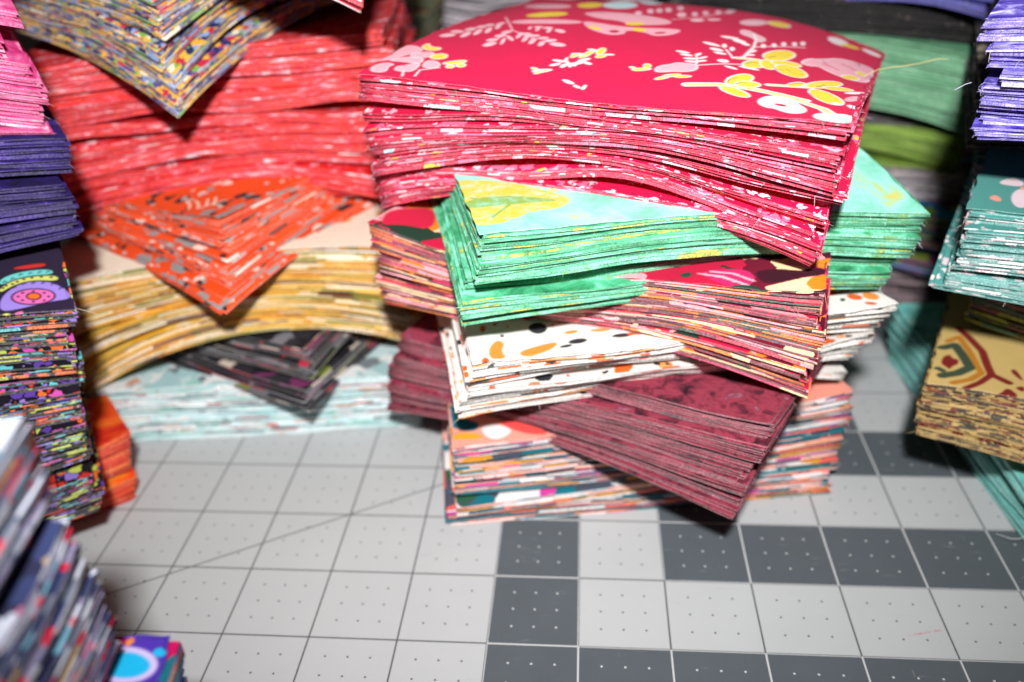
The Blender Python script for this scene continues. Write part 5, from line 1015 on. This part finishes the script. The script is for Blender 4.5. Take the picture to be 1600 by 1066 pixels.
  ('P','mu3',[(2.94,-4.9),(2.93,-5),(2.86,-5.09),(2.76,-5.17),(2.65,-5.2),(2.56,-5.17),(2.52,-5.11),(2.53,-5.02),(2.59,-4.92),(2.69,-4.85),(2.81,-4.82),(2.9,-4.84)],0),
  ('P','mu3',[(5.21,-3.9),(5.19,-3.99),(5.13,-4.06),(5.05,-4.08),(4.96,-4.04),(4.89,-3.97),(4.86,-3.87),(4.88,-3.77),(4.94,-3.71),(5.03,-3.69),(5.12,-3.72),(5.18,-3.8)],0),
 ],
 'G2': [
  ('P','g_rd',[(5.09,6.28),(5.46,6.39),(5.62,6.12),(5.3,6.04)],0),
  ('P','g_or',[(5.66,6.3),(5.68,6.26),(5.68,6.19),(5.67,6.13),(5.64,6.07),(5.61,6.05),(5.57,6.06),(5.55,6.1),(5.55,6.16),(5.56,6.23),(5.59,6.28),(5.62,6.31)],0),
  ('P','g_la',[(6.14,5.55),(6.11,5.39),(5.97,5.29),(5.76,5.25),(5.52,5.31),(5.32,5.44),(5.21,5.61),(5.22,5.77),(5.36,5.89),(5.58,5.92),(5.83,5.86),(6.03,5.72)],0.12),
  ('P','g_cy',[(6.14,5.55),(6.11,5.39),(5.97,5.29),(5.76,5.25),(5.52,5.31),(5.32,5.44),(5.21,5.61),(5.22,5.77),(5.36,5.89),(5.58,5.92),(5.83,5.86),(6.03,5.72)],0),
  ('P','g_cy',[(6.34,5.89),(6.34,5.83),(6.31,5.78),(6.26,5.75),(6.19,5.75),(6.14,5.78),(6.1,5.83),(6.09,5.89),(6.12,5.94),(6.17,5.97),(6.24,5.97),(6.3,5.95)],0),
  ('P','g_rd',[(4.88,5.5),(5.21,5.47),(5.34,5.22),(4.96,5.24)],0),
 ],
}
INK = {k: lin(v) for k, v in dict(pk='#f2aebd', lp='#f5c3ce', wh='#fbeef0', yl='#f0d440', yp='#f3e08c', aq='#cbe8ee', nv='#352f58', cr='#cc1244',
    ly='#dcc84a', lg='#8db24c', bk='#2c2e34', og='#f0943c', og2='#f0943c', mg='#cf2566', dk='#3c0a1e', cm='#fadcae', on='#ee8a1c', gn='#24483a', rd='#cc1c42',
    te='#13717f', mu='#e8a024', wt='#e6e4e4', co='#ea4f4c', f_aq='#6fd0cc', f_yl='#d2d46c', f_rd='#c8302c', f_pu='#9a82d8', f_pk='#e06cb4', f_or='#ee7026', f_bk='#1c1626',
    mr='#7c1f1c', gd='#b87820', gr='#3c4a38', g_pu='#4a30a4', g_cy='#18aee0', g_la='#c8b8e4', g_rd='#c80c4c', g_or='#e08a28', p1='#e6cfd4', p2='#e79c88', lw='#f6cdb8', mu3='#d8a020').items()}
INK['or'] = lin('#ea6420')
HBASE = dict(C6='#d21a4c', C3='#f2efea', C4=None, C1='#f09c8a', F3='#2a2038', R5='#cbae6c', R3='#4f948c', L4=None, L3='#ecdcc8', G2='#4a30a4', C5=None)
HSTEP = dict(C6=0.036, C4=0.045, C1=0.045, C3=0.04)

def seg_dist(X, Y, pts, closed):
    d = np.full(X.shape, 1e9)
    n = len(pts)
    for i in range(n if closed else n - 1):
        (x0, y0), (x1, y1) = pts[i], pts[(i + 1) % n]
        dx, dy = x1 - x0, y1 - y0
        t = np.clip(((X - x0) * dx + (Y - y0) * dy) / (dx * dx + dy * dy + 1e-12), 0, 1)
        d = np.minimum(d, np.hypot(X - x0 - t * dx, Y - y0 - t * dy))
    return d

def inside(X, Y, pts):
    r = np.zeros(X.shape, bool)
    n = len(pts)
    for i in range(n):
        (x0, y0), (x1, y1) = pts[i], pts[(i + 1) % n]
        if y0 == y1:
            continue
        r ^= ((y0 > Y) != (y1 > Y)) & (X < (x1 - x0) * (Y - y0) / (y1 - y0) + x0)
    return r

def paint(prims, gx, gy, base):
    ny, nx = len(gy), len(gx)
    img = np.zeros((ny, nx, 4), np.float32)
    if base:
        img[:] = lin(base)
    for kind, col, pts, w in prims:
        c = INK[col]
        if kind == 'P':                       # round the outlines
            for _ in range(2):
                A = np.array(pts); Bn = np.roll(A, -1, 0)
                pts = np.stack([0.75 * A + 0.25 * Bn, 0.25 * A + 0.75 * Bn], 1).reshape(-1, 2).tolist()
        P = np.array(pts)
        pad = w + 0.08
        i0, i1 = np.searchsorted(gx, [P[:, 0].min() - pad, P[:, 0].max() + pad])
        j0, j1 = np.searchsorted(gy, [P[:, 1].min() - pad, P[:, 1].max() + pad])
        if i1 <= i0 or j1 <= j0:
            continue
        X, Y = np.meshgrid(gx[i0:i1], gy[j0:j1])
        d = seg_dist(X, Y, pts, kind == 'P')
        if kind == 'P':
            d = np.where(inside(X, Y, pts), -d, d) - w
        else:
            d = d - w / 2
        a = np.clip(0.5 - d / 0.045, 0, 1)[..., None]
        sub = img[j0:j1, i0:i1]
        sub[..., :3] = sub[..., :3] * (1 - a) + np.array(c[:3]) * a if base else np.where(a > 0.01, np.array(c[:3]), sub[..., :3])
        sub[..., 3:] = np.maximum(sub[..., 3:], a)
    return img

def hero_material(bid, base):
    B = NB('printed_square_' + bid.lower())
    vec = B.attr('fab')
    col = B.attr('print', 'Color')
    if base is None:
        under = ikat(B, vec) if bid == 'C4' else orange_print(B, vec) if bid == 'L4' else batik(B, vec, [(0, '#6fd0a8'), (.4, '#93e2cc'), (.7, '#a8eae0'), (.88, '#b6e0a0'), (1, '#d8d070')], 0.7)
        n = B.noise(vec, 2.6, 4.0, 0.65)
        a = B.attr('print', 'Alpha') if bid != 'C5' else B.math('MULTIPLY', B.attr('print', 'Alpha'), B.step(n, 0.40, 0.20))
        col = B.mix(a, under, col)
    return finish_fabric(B, vec, col, 0.5)

def make_hero(d, sh, i, root, prims, th, z0, gapfn):
    """top square with its printed motifs: finer grid where the print needs it"""
    P = np.concatenate([np.array(p[2]) for p in prims])
    R = H * 100
    def lines(lo, hi):
        st = HSTEP.get(d['id'], 0.03)
        lo, hi = max(-R, lo - 0.1), min(R, hi + 0.1)
        g = np.concatenate([np.linspace(-R, R, 44), np.arange(lo, hi, st)])
        g = np.unique(np.round(g, 4))
        keep = [g[0]]
        for v in g[1:]:
            if v - keep[-1] > 0.01:
                keep.append(v)
        keep[-1] = R
        return np.array(keep)
    gx, gy = lines(P[:, 0].min(), P[:, 0].max()), lines(P[:, 1].min(), P[:, 1].max())
    nx, ny = len(gx), len(gy)
    base = HBASE[d['id']]
    img = paint(prims, gx, gy, base)
    X, Y = np.meshgrid(gx / R, gy / R)
    ab = np.c_[X.ravel(), Y.ravel()]
    z = sh.heights(ab[:, 0], ab[:, 1])[i]
    xy = local_outline(sh, i, ab)
    rg = np.random.RandomState(d['seed'] + 5)
    # slightly wandering cut edge
    rim = np.maximum(abs(ab[:, 0]), abs(ab[:, 1]))
    wob = 0.00018 * (np.sin(ab[:, 0] * 17 + 1) + np.sin(ab[:, 1] * 21 + 2) + np.sin(ab[:, 0] * 43) + np.sin(ab[:, 1] * 37)) * (rim > 0.985)
    xy = xy * (1 + (wob / H)[:, None])
    top = np.c_[xy, z - z0 + 0.00022]
    idx = np.arange(nx * ny).reshape(ny, nx)
    q = np.stack([idx[:-1, :-1], idx[:-1, 1:], idx[1:, 1:], idx[1:, :-1]], -1).reshape(-1, 4)
    loop = np.concatenate([idx[0, :-1], idx[:-1, -1], idx[-1, :0:-1], idx[:0:-1, 0]])
    m = len(loop)
    rimv = top[loop]
    low = rimv.copy()
    low[:, 2] -= th
    n0 = nx * ny
    k = np.arange(m); k2 = (k + 1) % m
    sk = np.stack([n0 + m + k, n0 + m + k2, n0 + k2, n0 + k], -1)
    verts = np.concatenate([top, rimv, low])
    F = np.concatenate([q.ravel(), sk.ravel()])
    Sz = np.full(len(q) + m, 4)
    fab = np.concatenate([ab * R, ab[loop] * R, ab[loop] * R])
    fab = np.c_[fab, np.zeros(len(fab))]
    fab[n0 + m:, 2] += 0.06
    colr = img.reshape(-1, 4)
    colr = np.concatenate([colr, colr[loop], colr[loop]])
    edge = np.zeros(len(verts)); edge[n0:] = 1.0
    link_mesh('fabric_square', verts, F, Sz, hero_material(d['id'], base),
              {'fab': ('FLOAT_VECTOR', fab), 'edge': ('FLOAT', edge), 'print': ('FLOAT_COLOR', colr)}, root)

# ------------------------------------------------------------------ the bundles
def mm(*v):
    return [x / 1000 for x in v]

BUNDLES = [
  # --- centre stack, bottom to top
  dict(id='C1', label='coral, teal and white geometric fabric bundle lying on the dark mat squares', c=(.0096, .0938), th=10.4, lean=(.0013, .0048),
       zb=mm(0.6, 0.6, 0.6, 0.6, 0.6), zt=mm(32, 37, 30, 30, 31), n=58, mat='coral_teal', flatbase=1, jit=1.3, tcol='#f0d8d4'),
  dict(id='C2', label='bundle of mottled burgundy fabric squares, its corner hanging over the coral and teal bundle', c=(.0175, .0851), th=-28.6, lean=(.0066, .0008),
       zb=mm(20, 27.6, 30, 30, 31), zt=mm(50, 60, 51, 51, 50), n=66, mat='burgundy_blender', tcol='#c79aa8'),
  dict(id='C3', label='bundle of white fabric squares splattered with orange and black dots', c=(.0073,.0918), th=14.6, lean=(.0080,-.0118),
       zb=mm(44.6,40.8,50.5,50.5,50.5), zt=mm(71,75.5,70.5,70.5,70.5), n=34, mat='splatter', jit=1.5, sc=.96),
  dict(id='C4', label='maroon, orange and pink ikat fabric bundle between the white splattered and mint green bundles', c=(.0166,.091), th=-16, lean=(.0016,-.0065),
       zb=mm(68.5,58.5,70,70.5,70.5), zt=mm(97,94,90,91,91.5), emt={0: .0895}, n=56, mat='ikat_floral', tcol='#e8b8a8'),
  dict(id='C5', label='bundle of mint green and yellow leaf fabric squares under the crimson floral bundle', c=(.0118,.0842), th=14.6, lean=(.0062,-.0049),
       zb=mm(82,77,92,92,92.5), zt=mm(110.4,102.4,110,110,110), emb={0: .083}, n=46, gap=1.0, loc=0.35, mat='mint_leaf', tcol='#bfe6d2', sc=.96),
  dict(id='C6', label='crimson floral fabric bundle, its top square printed with pale pink and yellow flowers', c=(.0193, .0959), th=-19.5, lean=(.0015, -.0115),
       zb=mm(95.8,95.3,108,110,110.5), zt=mm(139,135.5,124,138,142.5), emb={0: .1075}, emt={0: .1375, 1: .131, 2: .1365}, n=76, gap=1.5, loc=0.0, mat='crimson_floral', tcol='#f2ccd6',
       long_threads=[('#e8d890', [(0.06658, -0.00685, 0.0207), (0.06944, 0.00032, 0.0208), (0.07314, 0.00486, 0.0207), (0.07647, 0.00776, 0.0206), (0.07927, 0.0109, 0.0206), (0.08225, 0.01405, 0.0208), (0.08474, 0.0171, 0.021), (0.08769, 0.0175, 0.0209)], 0.00011), ('#f0b0bc', [(-0.02928, -0.07308, 0.0267), (-0.02917, -0.0723, 0.0235), (-0.03102, -0.06703, 0.019), (-0.03169, -0.06423, 0.0155), (-0.03139, -0.06359, 0.013)], 6e-05)]),
  # --- stack behind on the left, bottom to top
  dict(id='L1', label='pale aqua fabric bundle with red and grey flecks lying on the light mat', c=(-.1295,.131), th=6,
       zb=mm(.6, .6, .6, .6, .6), zt=mm(24, 25, 25, 25, 26), n=40, mat='aqua_print', flatbase=1),
  dict(id='L2', label='thin bundle of black printed fabric squares with its corner poking out under the ochre bundle', c=(-.130,.134), th=68, lean=(-.005, .0115),
       zb=mm(22.5,26,26.5,26,27), zt=mm(40,40,42,40,43), emb={0: .0268, 3: .0268}, n=20, mat='black_print', jit=1.6, tcol='#5a585c'),
  dict(id='L3', label='bundle of ochre, cream and olive fabric squares between the black and orange bundles', c=(-.130,.134), th=10,
       zb=mm(22, 30, 36, 36, 43.5), zt=mm(66, 72, 74, 74, 77), emb={0: .045}, n=60, mat='ochre_print'),
  dict(id='L4', label='thin bundle of orange and grey floral squares, corner pointing out below the red bundle', c=(-.136,.135), th=60, lean=(-.002, .017),
       zb=mm(63.5,74,76,66,78), zt=mm(90,88,92,80,94), emb={0: .0772, 3: .0745}, emt={3: .0855}, n=24, gap=1.8, mat='orange_grey', jit=2.4, tcol='#e8d0c4'),
  dict(id='L5', label='thick bundle of red and pink batik fabric squares under the yellow multicoloured bundle', c=(-.136, .160), th=7,
       zb=mm(74, 80, 86, 86, 93.5), zt=mm(131,140,137,135,136.5), emb={0: .088}, n=80, mat='red_batik', tcol='#f0b4b4'),
  dict(id='L6', label='bundle of yellow, navy and red patterned fabric squares whose corner overhangs the red bundle', c=(-.151,.156), th=62,
       zb=mm(121.5,142,141,140,141.5), zt=mm(163, 174, 174, 174, 175), emb={0: .1425, 3: .1415}, n=64, mat='yellow_multi', jit=.9, tcol='#d8ccb0'),
  dict(id='L7', label='red, white and dark fabric bundle drooping over the yellow multicoloured bundle', c=(-.133, .122), th=8,
       zb=mm(178, 152, 178, 178, 176), zt=mm(190, 176, 190, 190, 189), n=18, mat='red_white'),
  # --- stack at the left edge, bottom to top
  dict(id='F4', label='bundle of orange and red batik fabric squares peeking out beneath the black paisley bundle', c=(-.244, .040), th=39, lean=(.004, .004),
       zb=mm(.6, .6, .6, .6, .6), zt=mm(24, 26, 24, 24, 20), n=22, mat='orange_batik', flatbase=1),
  dict(id='F3', label='thick bundle of black paisley fabric squares with aqua, lime, purple and orange motifs', c=(-.2342, .0230), th=32.2, lean=(.0076, .0062),
       zb=mm(21, 21, 20.5, 20.5, 20.5), zt=mm(92, 87.5, 100, 100, 101), n=100, mat='paisley', threads=700,
       long_threads=[('#c8b898', [(0.07474, -0.06237, 0.066), (0.07678, -0.06428, 0.0657), (0.07877, -0.06636, 0.0653), (0.08025, -0.06831, 0.0648), (0.08146, -0.0701, 0.0645)], 9e-05), ('#c8c0b0', [(0.05423, -0.05125, 0.037), (0.05878, -0.05685, 0.036), (0.0625, -0.06113, 0.035), (0.06647, -0.0659, 0.034)], 9e-05)]),
  dict(id='F2', label='bundle of dark purple fabric squares on the paisley bundle', c=(-.2314, .0403), th=38.7,
       zb=mm(104, 99.8, 101, 101, 101.5), zt=mm(140, 126, 134, 134, 136), jit=1.7, n=54, mat='dark_purple', tcol='#a99ad0', threads=700),
  dict(id='F1', label='bundle of hot pink fabric squares stacked on the dark purple bundle', c=(-.2357, .0452), th=37.9, lean=(.0033, .0018),
       zb=mm(142, 126, 137, 138, 136.5), zt=mm(184, 160, 176, 178, 177), jit=1.7, n=60, mat='hot_pink', tcol='#f0b8d0', threads=700),
  # --- stack in the near left foreground
  dict(id='G2', label='violet, cyan and magenta fabric bundle beneath the navy and grey patterned one', c=(-.1274, -.156), th=10.8,
       zb=mm(.6, .6, .6, .6, .6), zt=mm(72, 72, 65, 72, 73), n=44, mat='violet_cyan', flatbase=1),
  dict(id='G1', label='navy, grey and red patterned fabric bundle lying on the violet and cyan bundle', c=(-.1377, -.160), th=6.3,
       zb=mm(75, 75, 73.5, 75, 73.5), zt=mm(120, 120, 122.5, 120, 121), n=40, mat='navy_multi'),
  dict(id='G3', label='bundle of bright blue fabric squares standing alone on the dark mat squares', c=(.162, -.126), th=8,
       zb=mm(.6, .6, .6, .6, .6), zt=mm(55, 55, 55, 56, 56), n=26, mat='blue_solid', flatbase=1),
  # --- stack at the right edge, bottom to top
  dict(id='R6', label='bundle of pale aqua blender fabric squares lying on the mat beneath the beige ornamental bundle', c=(.1945, .0715), th=6,
       zb=mm(.6, .6, .6, .6, .6), zt=mm(25, 25, 25, 26, 26), n=32, mat='aqua_solid', flatbase=1, tcol='#c8e4e0', jit=1.3,
       long_threads=[('#d8dcdc', [(-0.07036, -0.04168, 0.0004), (-0.06938, -0.04395, 0.0014), (-0.06843, -0.04619, 0.0024), (-0.06616, -0.04634, 0.0024), (-0.06374, -0.04646, 0.0034)], 9e-05)]),
  dict(id='R5', label='bundle of beige fabric squares with maroon and green diamond ornament on the aqua bundle', c=(.187, .065), th=-25,
       zb=mm(31, 27, 28, 28, 27), zt=mm(48.5, 48, 54, 54, 52), n=36, mat='beige_ornament', tcol='#d8c89c'),
  dict(id='R4', label='bundle of lime and purple streaked fabric squares between beige ornamental and teal floral bundles', c=(.214,.066), th=-45,
       zb=mm(54, 50, 54, 54, 53), zt=mm(76, 74, 78, 78, 78.5), n=22, mat='lime_multi'),
  dict(id='R3', label='bundle of teal fabric squares with pale pink flowers below the black and cream bundle', c=(.184, .064), th=-25,
       zb=mm(81, 79, 80, 80, 79.5), zt=mm(103.5, 104, 106, 106, 105), n=44, mat='teal_floral', jit=1.5, threads=700),
  dict(id='R2', label='bundle of black and cream fabric squares under the lavender bundle', c=(.199, .121), th=-20,
       zb=mm(104, 106, 106, 106, 106), zt=mm(124, 122, 122, 124, 122.5), n=20, mat='black_cream', jit=1.6, threads=700),
  dict(id='R1', label='lavender and purple batik fabric bundle on top of the black and cream bundle', c=(.1856,.0593), th=-28, lean=(-.0036, .0009),
       zb=mm(122.8,160,125,125,126), zt=mm(151,182,156,155,156), jit=1.7, n=54, mat='lavender', tcol='#d4ccf0', threads=700,
       long_threads=[('#d8d2ea', [(-0.06822, -0.06073, 0.0105), (-0.06951, -0.0612, 0.01), (-0.07047, -0.06286, 0.0095), (-0.07139, -0.06384, 0.009)], 8e-05)]),
  # --- stack behind on the right, bottom to top
  dict(id='B8', label='mauve and grey fabric bundle on the mat beneath the dark lime and plum bundle', c=(.118, .248), th=-14,
       zb=mm(.6, .6, .6, .6, .6), zt=mm(22, 22, 22, 22, 22), n=16, mat='mauve', flatbase=1),
  dict(id='B7', label='dark lime, blue and plum fabric bundle between the mauve and grey pink bundles', c=(.1346, .237), th=-20,
       zb=mm(23, 19, 23, 23, 23), zt=mm(46, 50, 46, 46, 46), n=18, mat='dark_multi', jit=1.6),
  dict(id='B6', label='grey and pink fabric bundle beneath the plain lime green bundle', c=(.108, .252), th=-8,
       zb=mm(47, 45, 47, 47, 47), zt=mm(60, 58, 60, 60, 60), n=12, mat='grey_pink'),
  dict(id='B5', label='plain lime green fabric bundle beneath the charcoal bundle', c=(.1161, .262), th=-15,
       zb=mm(60.5, 56, 61, 61, 61), zt=mm(80, 74, 80, 80, 80), n=16, mat='lime'),
  dict(id='B4', label='bundle of charcoal fabric squares between lime green and sage green bundles', c=(.11, .256), th=-4,
       zb=mm(81, 76, 81, 81, 81), zt=mm(94, 84, 94, 94, 94), n=12, mat='dark_grey'),
  dict(id='B3', label='sage green fabric bundle with drooping corner beneath the black bundle', c=(.1059, .246), th=-10, lean=(-.005, .0024),
       zb=mm(94, 79, 95, 95, 95), zt=mm(118, 111, 120, 120, 120), n=30, mat='sage'),
  dict(id='B2', label='bundle of black fabric squares on the sage green bundle', c=(.10, .250), th=-4,
       zb=mm(120, 114, 121, 121, 121), zt=mm(132,126,133,133,133), n=18, mat='black_stripe'),
  dict(id='B1', label='blue violet fabric bundle on top of the black bundle', c=(.113, .250), th=-20,
       zb=mm(134,125.5,134,134,134), zt=mm(158,150,158,158,158), n=24, mat='blue_violet'),
  # --- far back
  dict(id='K1', label='bundle of olive and tan fabric squares behind the red batik bundle', c=(-.153,.350), th=2,
       zb=mm(.6, .6, .6, .6, .6), zt=mm(108, 102, 108, 108, 108), n=34, mat='olive_print', flatbase=1, threads=0),
  dict(id='K2', label='pale grey fabric bundle standing on the mat behind the crimson floral bundle', c=(-.018,.385), th=3,
       zb=mm(.6, .6, .6, .6, .6), zt=mm(130, 130, 130, 130, 130), n=34, mat='grey_print', flatbase=1, threads=0),
]
for k, d in enumerate(BUNDLES):
    d['seed'] = 100 + k * 13
    bundle(d)
